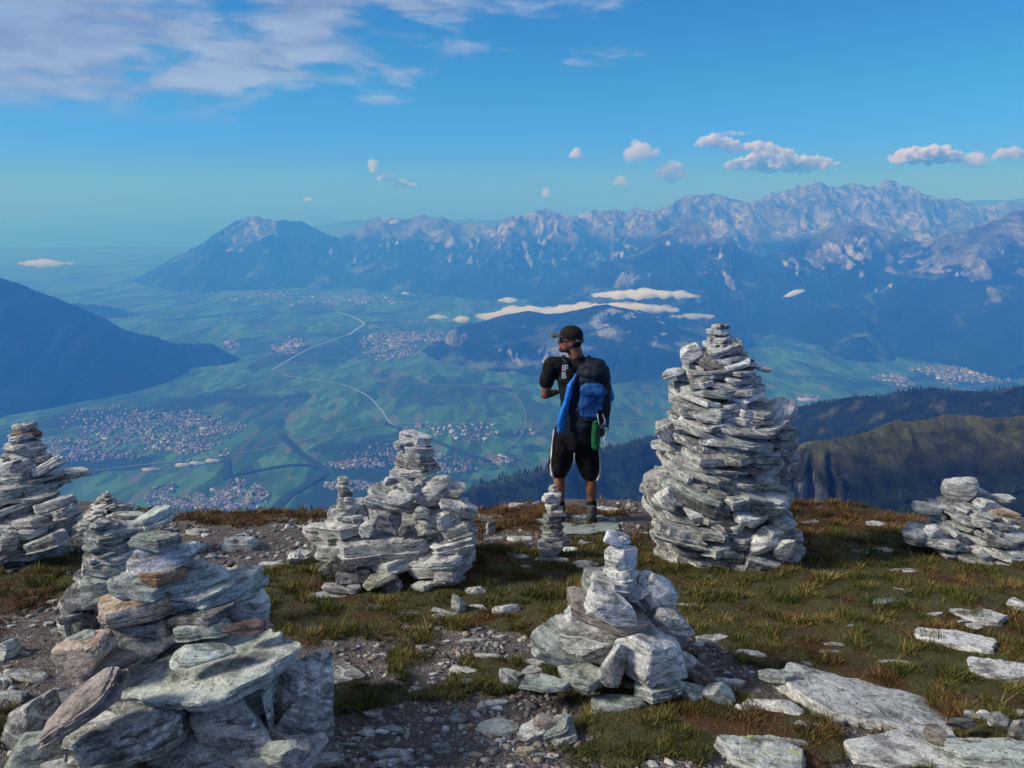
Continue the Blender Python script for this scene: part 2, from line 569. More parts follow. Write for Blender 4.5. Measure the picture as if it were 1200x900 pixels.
# valley floor with fields, river, roads and woods
def floor_mat():
    m, k, b = mat_new('valley_fields')
    geo = k.new('ShaderNodeNewGeometry')
    pos = geo.outputs['Position']
    mp = k.new('ShaderNodeMapping')
    mp.inputs['Rotation'].default_value = (0, 0, R(24))
    mp.inputs['Scale'].default_value = (1.3, 0.36, 1)
    k.l.new(pos, mp.inputs[0])
    v = k.new('ShaderNodeTexVoronoi', distance='CHEBYCHEV')
    v.inputs['Scale'].default_value = 0.013
    v.inputs['Randomness'].default_value = 0.75
    k.l.new(mp.outputs[0], v.inputs['Vector'])
    sp = k.new('ShaderNodeSeparateColor')
    k.l.new(v.outputs['Color'], sp.inputs[0])
    c = k.ramp(sp.outputs[0], [(0, (0.022, 0.060, 0.024)), (0.3, (0.032, 0.085, 0.034)), (0.55, (0.046, 0.115, 0.046)), (0.8, (0.036, 0.075, 0.034)), (0.93, (0.075, 0.085, 0.05)), (1.0, (0.03, 0.07, 0.026))], 'CONSTANT')
    vb = k.new('ShaderNodeTexVoronoi', distance='CHEBYCHEV'); vb.inputs['Scale'].default_value = 0.0028
    k.l.new(mp.outputs[0], vb.inputs['Vector'])
    spb = k.new('ShaderNodeSeparateColor'); k.l.new(vb.outputs['Color'], spb.inputs[0])
    c = k.mix(1.0, c, k.smooth(spb.outputs[0], 0, 1, 0.85, 1.95), 'MULTIPLY')
    wood = k.smooth(k.noise(pos, 0.00075, 6, 0.62), 0.56, 0.60)
    c = k.mix(wood, c, (0.02, 0.045, 0.022))
    v2 = k.new('ShaderNodeTexVoronoi', feature='DISTANCE_TO_EDGE')
    v2.inputs['Scale'].default_value = 0.0016
    k.l.new(mp.outputs[0], v2.inputs['Vector'])
    hedge = k.smooth(v2.outputs[0], 0.0, 0.012, 0.5, 0.0)
    c = k.mix(hedge, c, (0.03, 0.06, 0.03))
    k.l.new(c, b.inputs['Base Color'])
    b.inputs['Roughness'].default_value = 0.95
    b.inputs['Specular IOR Level'].default_value = 0.1
    return m




X, Y = polar(-1400, 2600, 1500, 28600, 60, 60)
fl = mesh_np('valley_floor', np.stack([X, Y, np.full_like(X, FLOOR)], -1).reshape(-1, 3), grid_faces(60, 60), floor_mat())
tag(fl, kind='structure')

# ground heights of the low hills on the valley floor are ignored by the strips: they run on the plain
def floor_pt(u, v):
    y = (450.0 - v) / F
    Yd = (EYE - FLOOR) / ((SP - y * CP) / (CP + y * SP))
    return at(u, v, Yd)


def strip(name, pts, w, mat, dz, sub=10):
    P = [np.array(floor_pt(*p)) for p in pts]
    Q = []
    for i in range(len(P) - 1):
        p0 = P[max(i - 1, 0)]; p1 = P[i]; p2 = P[i + 1]; p3 = P[min(i + 2, len(P) - 1)]
        for s in range(sub):
            t = s / sub
            Q.append(0.5 * ((2 * p1) + (-p0 + p2) * t + (2 * p0 - 5 * p1 + 4 * p2 - p3) * t * t + (-p0 + 3 * p1 - 3 * p2 + p3) * t ** 3))
    Q.append(P[-1])
    Q = np.array(Q)
    T = np.gradient(Q, axis=0)[:, :2]
    T /= np.linalg.norm(T, axis=1)[:, None] + 1e-9
    Nn = np.stack([-T[:, 1], T[:, 0]], 1) * w / 2
    V = np.zeros((len(Q) * 2, 3))
    V[0::2, :2] = Q[:, :2] + Nn; V[1::2, :2] = Q[:, :2] - Nn
    V[:, 2] = FLOOR + dz
    i = np.arange(len(Q) - 1) * 2
    o = mesh_np(name, V, np.stack([i, i + 1, i + 3, i + 2], 1), mat)
    tag(o, kind='structure')
    return o


M_RIVER = flat_mat('river_water', (0.26, 0.32, 0.33), 0.35, 0.5)
M_ROAD = flat_mat('road_asphalt', (0.20, 0.20, 0.20))
M_WOOD = flat_mat('woodland', (0.018, 0.035, 0.024))
strip('river', [(428, 378), (412, 390), (386, 400), (360, 410), (335, 424), (318, 434)], 22, M_RIVER, 3)
strip('river', [(395, 366), (412, 371), (426, 379), (418, 386), (408, 393)], 40, M_RIVER, 3.5)
strip('river', [(330, 440), (372, 446), (404, 452), (430, 464), (446, 480), (458, 496), (480, 508), (500, 520)], 15, M_RIVER, 4)
strip('road', [(0, 562), (110, 552), (190, 543), (262, 535), (330, 522), (400, 506), (450, 498), (560, 497), (650, 496), (800, 495), (900, 490)], 12, M_ROAD, 6)
strip('road', [(420, 446), (480, 450), (560, 453), (640, 456), (720, 458), (860, 464)], 12, M_ROAD, 6.5)
strip('road', [(560, 453), (600, 462), (614, 480), (616, 498), (608, 515), (590, 530)], 6, M_ROAD, 7)
strip('road', [(930, 470), (990, 466), (1060, 462), (1130, 455), (1240, 440)], 13, M_ROAD, 6)
strip('woodland', [(330, 510), (352, 532), (380, 552), (372, 562), (340, 580), (320, 600)], 55, M_WOOD, 8)
strip('woodland', [(450, 497), (500, 514), (540, 530), (575, 542)], 40, M_WOOD, 8.5)
strip('woodland', [(262, 560), (340, 546), (380, 549)], 30, M_WOOD, 9)
strip('woodland', [(265, 538), (266, 562)], 40, M_WOOD, 9.5)


# towns: thousands of houses too small to tell apart, and the largest halls one by one
M_HOUSE, kk, bb = mat_new('town_walls_and_roofs')
a_ = kk.new('ShaderNodeAttribute', attribute_name='Col')
kk.l.new(a_.outputs['Color'], bb.inputs['Base Color'])
bb.inputs['Roughness'].default_value = 0.8


def house_verts(x, y, z, w, l, h, ang, roof=0.35):
    c, s = cos(ang), sin(ang)
    pts = []
    for sx, sy, zz in ((-1, -1, 0), (1, -1, 0), (1, 1, 0), (-1, 1, 0), (-1, -1, 1), (1, -1, 1), (1, 1, 1), (-1, 1, 1)):
        pts.append((x + (sx * w * c - sy * l * s) / 2, y + (sx * w * s + sy * l * c) / 2, z + zz * h))
    for sy in (-1, 1):
        pts.append((x + (-sy * l * s) / 2, y + (sy * l * c) / 2, z + h + w * roof))
    return pts


HF = [(0, 1, 5, 4), (1, 2, 6, 5), (2, 3, 7, 6), (3, 0, 4, 7), (4, 5, 8, 8), (6, 7, 9, 9), (5, 6, 9, 8), (7, 4, 8, 9)]


def town(name, polys, n, seed, size=(7, 11), zfun=None, bright=1.0):
    r = np.random.default_rng(seed)
    V = []; Fs = []; C = []
    cnt = 0
    tries = 0
    while cnt < n and tries < n * 60:
        tries += 1
        pl = polys[r.integers(len(polys))]
        cu, cv, ru, rv = pl
        a = r.random() * 2 * pi; q = r.random() ** 0.6
        u = cu + ru * q * cos(a); v = cv + rv * q * sin(a)
        p = floor_pt(u, v)
        # blocks and streets
        if pn(np.array([p[0] / 90.]), np.array([p[1] / 90.]), seed)[0] < -0.2 or pn(np.array([p[0] / 420.]), np.array([p[1] / 420.]), seed + 3)[0] + 0.45 < 1.1 * r.random() * q + 0.15 * r.random(): continue
        w = size[0] + r.random() * (size[1] - size[0]); l = w * (1 + r.random())
        if r.random() < 0.04: w *= 2.2; l *= 2.2
        z = FLOOR + 1
        V += house_verts(p[0], p[1], z, w, l * .8, 5 + 5 * r.random(), 0.4 + (r.integers(2)) * pi / 2 + 0.3 * r.standard_normal())
        roof = [(0.24, 0.24, 0.25), (0.11, 0.09, 0.085), (0.15, 0.14, 0.15), (0.07, 0.065, 0.065), (0.45, 0.46, 0.47)][r.integers(5)]
        C += [(0.27, 0.28, 0.29)] * 4 + [tuple(bright * x for x in roof)] * 6
        b0 = cnt * 10
        Fs += [[b0 + i for i in f] for f in HF]
        cnt += 1
    tri = []
    for f in Fs:
        if f[2] == f[3]: tri.append(f[:3])
        else: tri += [f[:3], [f[0], f[2], f[3]]]
    o = mesh_np(name, V, tri, M_HOUSE, False, np.array(C))
    tag(o, 'far-off town of pale houses scattered over the valley floor', None, kind='stuff')
    return o


town('town', [(250, 582, 66, 22), (210, 585, 40, 18)], 2600, 1)
town('town', [(120, 520, 80, 22), (180, 515, 90, 22), (230, 500, 60, 12), (60, 530, 60, 14), (210, 530, 60, 12), (160, 490, 90, 14)], 3800, 2, (8, 13))
town('town', [(420, 545, 40, 5), (460, 535, 60, 16), (520, 545, 50, 10), (410, 570, 30, 6)], 1500, 3)
town('town', [(455, 405, 34, 20), (490, 398, 45, 10), (440, 390, 10, 8)], 2000, 4, (11, 20))
town('town', [(338, 405, 20, 10), (350, 407, 8, 5), (270, 403, 12, 5), (350, 350, 90, 9), (300, 345, 60, 5), (420, 352, 60, 6)], 1200, 5, (14, 28))
town('town', [(1120, 437, 60, 14), (1180, 432, 50, 16), (1060, 445, 40, 8), (1240, 435, 60, 16)], 2000, 6, (10, 18))
town('town', [(945, 468, 22, 4), (520, 500, 70, 6), (590, 540, 14, 5), (560, 510, 90, 10)], 260, 7, (12, 22))


def hall(u, v, w, l, ang, h, label):
    p = floor_pt(u, v)
    w *= 0.7; l *= 0.6
    V = house_verts(p[0], p[1], FLOOR + 1, w, l, h, ang, 0.08)
    root = bpy.data.objects.new('factory_hall', None)
    root.location = (p[0], p[1], FLOOR + 1); COL.objects.link(root)
    tag(root, label, 'building', 'large halls at the edge of the valley towns')
    V = np.array(V) - np.array(root.location)
    w_ = mesh_np('wall', V, [f for f in HF[:4]], M_HOUSE, False, np.full((10, 3), 0.5), root)
    rf = [(4, 5, 8), (6, 7, 9), (5, 6, 9), (5, 9, 8), (7, 4, 8), (7, 8, 9)]
    mesh_np('roof', V + np.array([0, 0, 0.05]), rf, M_HOUSE, False, np.full((10, 3), 0.45), root)


for i, (u, v, w, l, a) in enumerate([(215, 546, 60, 150, 1.45), (232, 544, 50, 170, 1.5), (250, 541, 60, 150, 1.4), (178, 551, 30, 190, 1.57), (240, 503, 60, 110, 1.2),
                                     (340, 407, 110, 170, 1.3), (350, 406, 120, 130, 1.3), (946, 469, 90, 260, 1.5), (330, 410, 100, 160, 0.6)]):
    lab = ['long white factory hall by the road on the left of the valley floor', 'longest pale hall in the middle of the row beside the valley road', 'pale hall at the right end of the row by the valley road',
           'thin white greenhouse roof left of the factory row', 'white hall inside the upper left town', 'bright hall in the far town beyond the dark left mountain',
           'brightest white hall at the right side of the far small town', 'long pale hall by the road right of the big cairn', 'white hall at the left side of the far small town'][i]
    hall(u, v, w, l, a, 10, lab)
# ------------------------------------------------------------------ nearer hillsides
def hill_color(X, Y, H, seed, grass, dark, rock, rock_s=1.5, gfun=None, s0=0.55, s1=0.9):
    S = normals_slope(X, Y, H).ravel()
    x, y, h = X.ravel(), Y.ravel(), H.ravel()
    n = fbm(x / 60, y / 60, 5, seed); n2 = fbm(x / 14, y / 14, 4, seed + 3)
    g = 1 - sstep(S + 0.25 * n, s0, s1)
    if gfun is not None: g = np.clip(g * gfun(x, y, h, n), 0, 1)
    c = lerp3(dark, grass, g) * (1 + 0.35 * n2)[:, None]
    r = sstep(S + 0.5 * n2, rock_s, rock_s + 0.35)
    return np.clip(c * (1 - r[:, None]) + np.array(rock) * (0.8 + 0.6 * n2)[:, None] * r[:, None], 0.004, 0.7)


def forest(X, Y, H, mask, n, hgt, seed, name='forest', label=None):
    """conifers too many and too small to count, as one mesh of ragged cones"""
    r = np.random.default_rng(seed)
    idx = np.flatnonzero(mask.ravel())
    idx = idx[r.integers(len(idx), size=n)]
    jx = r.standard_normal(n) * 6; jy = r.standard_normal(n) * 6
    bx, by, bz = X.ravel()[idx] + jx, Y.ravel()[idx] + jy, H.ravel()[idx] - 1.5
    hh = hgt * (0.55 + 0.9 * r.random(n)) ; rad = hh * (0.17 + 0.08 * r.random(n))
    V = []; T = []
    ns = 4
    ang = np.arange(ns) * 2 * pi / ns
    tiers = [(0.05, 1.0), (0.5, 0.75), (0.42, 1.1)]
    Vs = np.zeros((n, 2 * (ns + 1), 3))
    for ti, (z0, z1, rr) in enumerate(((0.0, 0.68, 1.0), (0.4, 1.0, 0.68))):
        a0 = r.random(n)[:, None] * 6 + ang[None, :]
        q = rad[:, None] * rr * (0.8 + 0.4 * r.random((n, ns)))
        o = ti * (ns + 1)
        Vs[:, o:o + ns, 0] = bx[:, None] + np.cos(a0) * q
        Vs[:, o:o + ns, 1] = by[:, None] + np.sin(a0) * q
        Vs[:, o:o + ns, 2] = bz[:, None] + z0 * hh[:, None]
        Vs[:, o + ns, 0] = bx; Vs[:, o + ns, 1] = by; Vs[:, o + ns, 2] = bz + z1 * hh
    f = []
    for ti in range(2):
        o = ti * (ns + 1)
        f += [(o + i, o + (i + 1) % ns, o + ns) for i in range(ns)]
    f = np.array(f)
    Fs = (np.arange(n)[:, None, None] * 2 * (ns + 1) + f[None]).reshape(-1, 3)
    col = np.repeat(np.array((0.020, 0.036, 0.024))[None] * (0.6 + 0.8 * r.random((n, 1))), 2 * (ns + 1), 0)
    o = mesh_np(name, Vs.reshape(-1, 3), Fs, M_TREES, False, col)
    tag(o, label or 'dark conifer forest covering the far hillside', None, kind='stuff')


M_TREES, kk, bb = mat_new('conifer_needles')
a_ = kk.new('ShaderNodeAttribute', attribute_name='Col')
kk.l.new(a_.outputs['Color'], bb.inputs['Base Color'])
bb.inputs['Roughness'].default_value = 0.95
bb.inputs['Specular IOR Level'].default_value = 0.05


def hill_grid(pts, u0, u1, Y0, Y1, nu, ny, slope, seed, every=120, fall=0.7, amp=0.08, warp=30, ns=160., floor=-1500, rel0=250., sp=True, extra=()):
    X, Y = polar(u0, u1, Y0, Y1, nu, ny)
    main = ridge_from(pts)
    rd = [main]
    if sp: rd += spurs(main, every, fall=fall, spread=0.5, seed=seed, floor=main[0][2] - 500)
    for e in extra: rd.append(ridge_from(e))
    wx = warp * fbm(X / ns, Y / ns, 4, seed + 40); wy = warp * fbm(X / ns + 9, Y / ns - 5, 4, seed + 41)
    H = tents(X + wx, Y + wy, rd, slope)
    H = H + rel0 * amp * (ridged(X / ns, Y / ns, 6, seed + 60) - 0.42) * np.clip((main[0][2] + 150 - H) / 200, 0.25, 1) + 1.2 * fbm(X / 12, Y / 12, 3, seed)
    return X, Y, np.maximum(H, floor)


def build_near_hills():
    # wooded slope below the person
    X, Y, H = hill_grid([(150, 640, 1500), (220, 622, 1500), (300, 606, 1550), (400, 598, 1600), (470, 592, 1650), (530, 578, 1700), (560, 568, 1750), (610, 552, 1800), (650, 543, 1850), (700, 530, 1950), (750, 515, 2100), (800, 505, 2200), (860, 500, 2200), (900, 510, 2100), (980, 520, 2000)],
                        60, 1060, 1150, 2700, 320, 90, 0.8, 101, every=140, amp=0.09, warp=25)
    c = hill_color(X, Y, H, 7, (0.05, 0.07, 0.035), (0.018, 0.032, 0.024), (0.12, 0.12, 0.12), 3.0)
    tag(mesh_np('hillside', np.stack([X, Y, H], -1).reshape(-1, 3), grid_faces(*X.shape), M_NEAR, True, c), kind='structure')
    forest(X, Y, H, (H > -1200), 9000, 13, 3)
    # long wooded ridge on the right
    X, Y, H = hill_grid([(700, 590, 2100), (820, 520, 2100), (880, 492, 2100), (930, 478, 2100), (965, 472, 2100), (1000, 464, 2050), (1040, 463, 2000), (1062, 461, 2000), (1082, 455, 1950), (1095, 453, 1950), (1115, 457, 1900), (1150, 458, 1900), (1175, 455, 1850), (1200, 453, 1800), (1300, 440, 1750), (1450, 430, 1700)],
                        640, 1400, 1100, 2600, 320, 110, 0.42, 111, every=200, amp=0.06, warp=25, fall=0.35)
    c = hill_color(X, Y, H, 17, (0.08, 0.085, 0.045), (0.014, 0.022, 0.016), (0.2, 0.2, 0.2), 3.0, gfun=lambda x, y, h, n: sstep(n, 0.12, 0.3), s0=0.6, s1=1.2)
    tag(mesh_np('hillside', np.stack([X, Y, H], -1).reshape(-1, 3), grid_faces(*X.shape), M_NEAR, True, c), kind='structure')
    lum = c[:, 1].reshape(X.shape)
    forest(X, Y, H, (lum < 0.05) & (Y > 1200), 11000, 10, 4)
    # grassy shoulder with cliffs, nearer on the right
    X, Y, H = hill_grid([(880, 590, 720), (905, 556, 760), (930, 531, 800), (945, 521, 810), (985, 509, 840), (1010, 505, 850), (1045, 496, 860), (1075, 490, 880), (1110, 487, 880), (1150, 486, 880), (1185, 489, 880), (1210, 488, 870), (1300, 480, 850), (1450, 478, 830)],
                        850, 1420, 470, 1150, 340, 180, 0.62, 121, every=60, amp=0.10, warp=14, ns=90., fall=0.75, rel0=160.,
                        )
    # the left foot of the shoulder breaks off in cliffs
    def gf(x, y, h, n):
        return sstep(h, -300, -262) * (0.75 + 0.6 * n)
    zc = sstep(H, -262, -310)
    H = H - 55 * sstep(-H + 26 * ridged(X / 26, Y / 80, 4, 5), 290, 312) * sstep(X, 380, 320)
    c = hill_color(X, Y, H, 27, (0.17, 0.165, 0.075), (0.020, 0.027, 0.018), (0.30, 0.30, 0.31), 9, gfun=gf, s0=0.8, s1=1.2)  # dark forest lower down, also darkened for cloud shade; crest coloured as if sunlit
    S_ = normals_slope(X, Y, H).ravel(); n_ = fbm(X.ravel() / 20, Y.ravel() / 20, 4, 8)
    rk = sstep(S_ + 0.5 * n_, 1.3, 1.7) * sstep(340 + 40 * n_ - X.ravel(), -20, 30) * sstep(-H.ravel(), 285, 300)
    c = c * (1 - rk[:, None]) + np.array((0.30, 0.30, 0.32)) * (0.8 + 0.7 * n_)[:, None] * rk[:, None]
    tag(mesh_np('hillside', np.stack([X, Y, H], -1).reshape(-1, 3), grid_faces(*X.shape), M_NEAR, True, c), kind='structure')
    forest(X, Y, H, (H < -285) & (X > 300), 900, 8, 5, 'forest', 'scattered dark conifers on the steep side of the near right hill')


build_near_hills()


# ------------------------------------------------------------------ the ground of the summit
EDGE = [(-400, 594), (0, 592), (110, 594), (200, 606), (300, 602), (400, 599), (500, 600), (560, 602), (600, 595), (660, 592), (740, 590), (850, 592), (930, 593), (980, 595), (1020, 600), (1060, 607), (1120, 612), (1200, 612), (1600, 610)]


def plane_Y(v):
    y = (450.0 - v) / F
    s = (SP - y * CP) / (CP + y * SP)
    return EYE / (s - 0.2)


_ex = []; _ey = []
for u_, v_ in EDGE:
    Yd = plane_Y(v_)
    p_ = at(u_, v_, Yd)
    _ex.append(p_[0]); _ey.append(p_[1])
_eo = np.argsort(_ex); _ex = np.array(_ex)[_eo]; _ey = np.array(_ey)[_eo]


def ground_z(x, y):
    x = np.asarray(x, float); y = np.asarray(y, float)
    ye = np.interp(x, _ex, _ey) + 0.25 * fbm(x * 0.9, x * 0 + 3.1, 3, 5)
    z = -0.2 * y
    z = z + 0.055 * fbm(x * 0.8, y * 0.8, 3, 3) + 0.020 * fbm(x * 3.1, y * 3.1, 3, 4) + 0.006 * fbm(x * 14, y * 14, 3, 6)
    over = np.clip(y - ye, 0, None)
    z = z - 0.55 * over * sstep(over, 0, 1.0) - 0.35 * np.clip(over - 4, 0, None)
    return z


def ground_hit(u, v):
    """ground point seen at photograph pixel (u, v)"""
    Y_ = plane_Y(v)
    for _ in range(8):
        p = at(u, v, Y_)
        gz = float(ground_z(p[0], p[1]))
        Y_ += (p[2] - gz) / 0.35 * 0.6
        Y_ = min(max(Y_, 1.2), 9.0)
    p = at(u, v, Y_)
    return Vector((p[0], p[1], float(ground_z(p[0], p[1]))))


# where turf grows: image-space notes of the patches turned into places on the ground
_TURF = [(1, 60, 690, 70, 34), (1, 300, 606, 130, 14), (1, 440, 720, 150, 44), (1, 330, 690, 90, 40), (1, 600, 640, 60, 50), (1, 640, 600, 120, 14), (1, 640, 720, 90, 22), (1, 700, 690, 110, 60), (1, 850, 690, 160, 60),
         (1, 980, 690, 180, 90), (1, 1100, 640, 160, 60), (1, 1180, 740, 90, 50), (1, 1060, 780, 120, 40), (1, 1000, 620, 110, 26), (1, 430, 832, 60, 18), (1, 800, 850, 110, 34), (1, 640, 800, 60, 20), (1, 960, 872, 60, 30),
         (1, 430, 812, 60, 10), (1, 462, 780, 26, 12), (1, 30, 770, 30, 12), (1, 10, 850, 40, 26), (1, 900, 745, 60, 40), (1, 560, 790, 36, 22), (1, 1140, 830, 70, 40), (1, 720, 880, 60, 20), (1, 100, 665, 90, 16), (1, 480, 690, 190, 30),
         (-1, 240, 650, 90, 22), (-1, 60, 750, 60, 30), (-1, 400, 780, 70, 26), (-1, 480, 860, 110, 30), (-1, 640, 760, 60, 22), (-1, 340, 640, 50, 14), (-1, 600, 850, 50, 30), (-1, 560, 745, 50, 16), (-1, 880, 790, 60, 16), (-1, 600, 636, 50, 12), (-1, 820, 760, 60, 14)]
_tp = []
for s_, u_, v_, ru, rv in _TURF:
    c_ = ground_hit(u_, v_); e_ = ground_hit(u_ + ru, v_)
    f0 = ground_hit(u_, v_ + min(rv, 895 - v_ if v_ < 890 else 5)); f1 = ground_hit(u_, max(v_ - rv, 602))
    _tp.append((s_, c_[0], c_[1], abs(e_[0] - c_[0]), max(0.10, abs(f1[1] - f0[1]) / 2)))


def turf(x, y):
    x = np.asarray(x, float); y = np.asarray(y, float)
    m = np.full(x.shape, -0.10)
    wx = x + 0.12 * fbm(x * 2.2, y * 2.2, 3, 91); wy = y + 0.12 * fbm(x * 2.2 + 4, y * 2.2, 3, 92)
    for s_, cx, cy, rx, ry in _tp:
        d = ((wx - cx) / rx) ** 2 + ((wy - cy) / ry) ** 2
        m = m + s_ * 0.75 * np.exp(-d * 1.1)
    m = m + 0.75 * fbm(x * 2.6, y * 2.6, 5, 93, 0.65) + 0.40 * fbm(x * 9, y * 9, 3, 94)
    return sstep(m, 0.14, 0.40)


def rusty(x, y):
    """1 where the turf has turned rust brown"""
    return sstep(fbm(x * 1.5, y * 1.5, 4, 71) + 0.6 * sstep(y, 5.2, 6.6) - 0.08 + 0.7 * fbm(x * 5, y * 5, 3, 72), 0.0, 0.35)


def ground_mat():
    m, k, b = mat_new('gravel_and_soil')
    at_ = k.new('ShaderNodeAttribute', attribute_name='Col')
    geo = k.new('ShaderNodeNewGeometry')
    pos = geo.outputs['Position']
    n1 = k.noise(pos, 9, 6, 0.7)
    n2 = k.noise(pos, 60, 4, 0.7)
    v = k.new('ShaderNodeTexVoronoi'); v.inputs['Scale'].default_value = 75
    k.l.new(pos, v.inputs['Vector'])
    sp = k.new('ShaderNodeSeparateColor'); k.l.new(v.outputs['Color'], sp.inputs[0])
    v2 = k.new('ShaderNodeTexVoronoi'); v2.inputs['Scale'].default_value = 190
    k.l.new(pos, v2.inputs['Vector'])
    sp2 = k.new('ShaderNodeSeparateColor'); k.l.new(v2.outputs['Color'], sp2.inputs[0])
    soil = k.ramp(n1, [(0.25, (0.075, 0.062, 0.056)), (0.5, (0.14, 0.120, 0.113)), (0.75, (0.24, 0.22, 0.22))])
    grit = k.ramp(sp2.outputs[0], [(0, 0.45), (0.6, 0.9), (0.85, 1.5), (1, 2.6)])
    grit2 = k.ramp(sp.outputs[1], [(0, 0.75), (0.8, 1.0), (0.93, 1.7), (1, 2.6)])
    soil = k.mix(0.75, soil, grit, 'MULTIPLY')
    soil = k.mix(k.smooth(n1, 0.4, 0.6), soil, k.mix(1.0, soil, grit2, 'MULTIPLY'))
    tf = k.new('ShaderNodeSeparateColor'); k.l.new(at_.outputs['Color'], tf.inputs[0])
    green = k.ramp(n2, [(0.3, (0.050, 0.050, 0.022)), (0.7, (0.135, 0.125, 0.055))])
    rust = k.ramp(n2, [(0.3, (0.06, 0.033, 0.018)), (0.7, (0.15, 0.082, 0.042))])
    tc = k.mix(tf.outputs[1], green, rust)
    tfac = k.smooth(k.math('ADD', tf.outputs[0], k.math('MULTIPLY', k.math('SUBTRACT', n2, 0.5), 0.9)), 0.35, 0.6)
    c = k.mix(tfac, soil, tc)
    k.l.new(c, b.inputs['Base Color'])
    b.inputs['Roughness'].default_value = 0.92
    b.inputs['Specular IOR Level'].default_value = 0.25
    bp = k.new('ShaderNodeBump')
    bp.inputs['Strength'].default_value = 1.0
    bp.inputs['Distance'].default_value = 0.012
    hgt = k.math('ADD', k.math('MULTIPLY', n2, 0.6), k.math('ADD', k.math('MULTIPLY', v.outputs['Distance'], -0.7), k.math('MULTIPLY', v2.outputs['Distance'], -0.35)))
    k.l.new(hgt, bp.inputs['Height'])
    k.l.new(bp.outputs[0], b.inputs['Normal'])
    return m


def build_ground():
    tt = np.concatenate([np.linspace(-4.0, -0.95, 28)[:-1], np.linspace(-0.95, 0.95, 390), np.linspace(0.95, 4.0, 28)[1:]])[None, :]
    yy = np.concatenate([np.linspace(0.15, 1.9, 25)[:-1], 1.9 * (8.6 / 1.9) ** np.linspace(0, 1, 220), 8.6 * (900 / 8.6) ** (np.linspace(0, 1, 60)[1:])])[:, None]
    X = tt * yy; Y = yy + 0 * tt
    Z = ground_z(X, Y)
    t = turf(X, Y); r = rusty(X, Y)
    Z = Z + 0.022 * t * (Y < 12)
    Z = Z - 0.6 * np.clip(Y - 20, 0, None) * 0.25
    col = np.stack([t.ravel(), r.ravel(), 0 * r.ravel()], 1)
    o = mesh_np('ground', np.stack([X, Y, Z], -1).reshape(-1, 3), grid_faces(*X.shape), ground_mat(), True, col)
    tag(o, kind='structure')


build_ground()
# ------------------------------------------------------------------ the hiker
def root_at(name, pos, label, cat, group=None):
    o = bpy.data.objects.new(name, None)
    o.location = pos
    o.empty_display_size = 0.2
    COL.objects.link(o)
    tag(o, label, cat, group)
    return o


# ------------------------------------------------------------------ the hiker
def _sphere(nu=20, nv=12):
    V = [(0, 0, -1.0)]; Fs = []
    for j in range(1, nv):
        a = -pi / 2 + pi * j / nv
        V += [(cos(a) * cos(2 * pi * i / nu), cos(a) * sin(2 * pi * i / nu), sin(a)) for i in range(nu)]
    V.append((0, 0, 1.0)); n = len(V) - 1
    for i in range(nu):
        i2 = (i + 1) % nu
        Fs.append((0, 1 + i2, 1 + i))
        for j in range(nv - 2):
            a = 1 + j * nu
            Fs.append((a + i, a + i2, a + nu + i2, a + nu + i))
        a = 1 + (nv - 2) * nu
        Fs.append((a + i, a + i2, n))
    return np.array(V), Fs


SPH_V, SPH_F = _sphere()


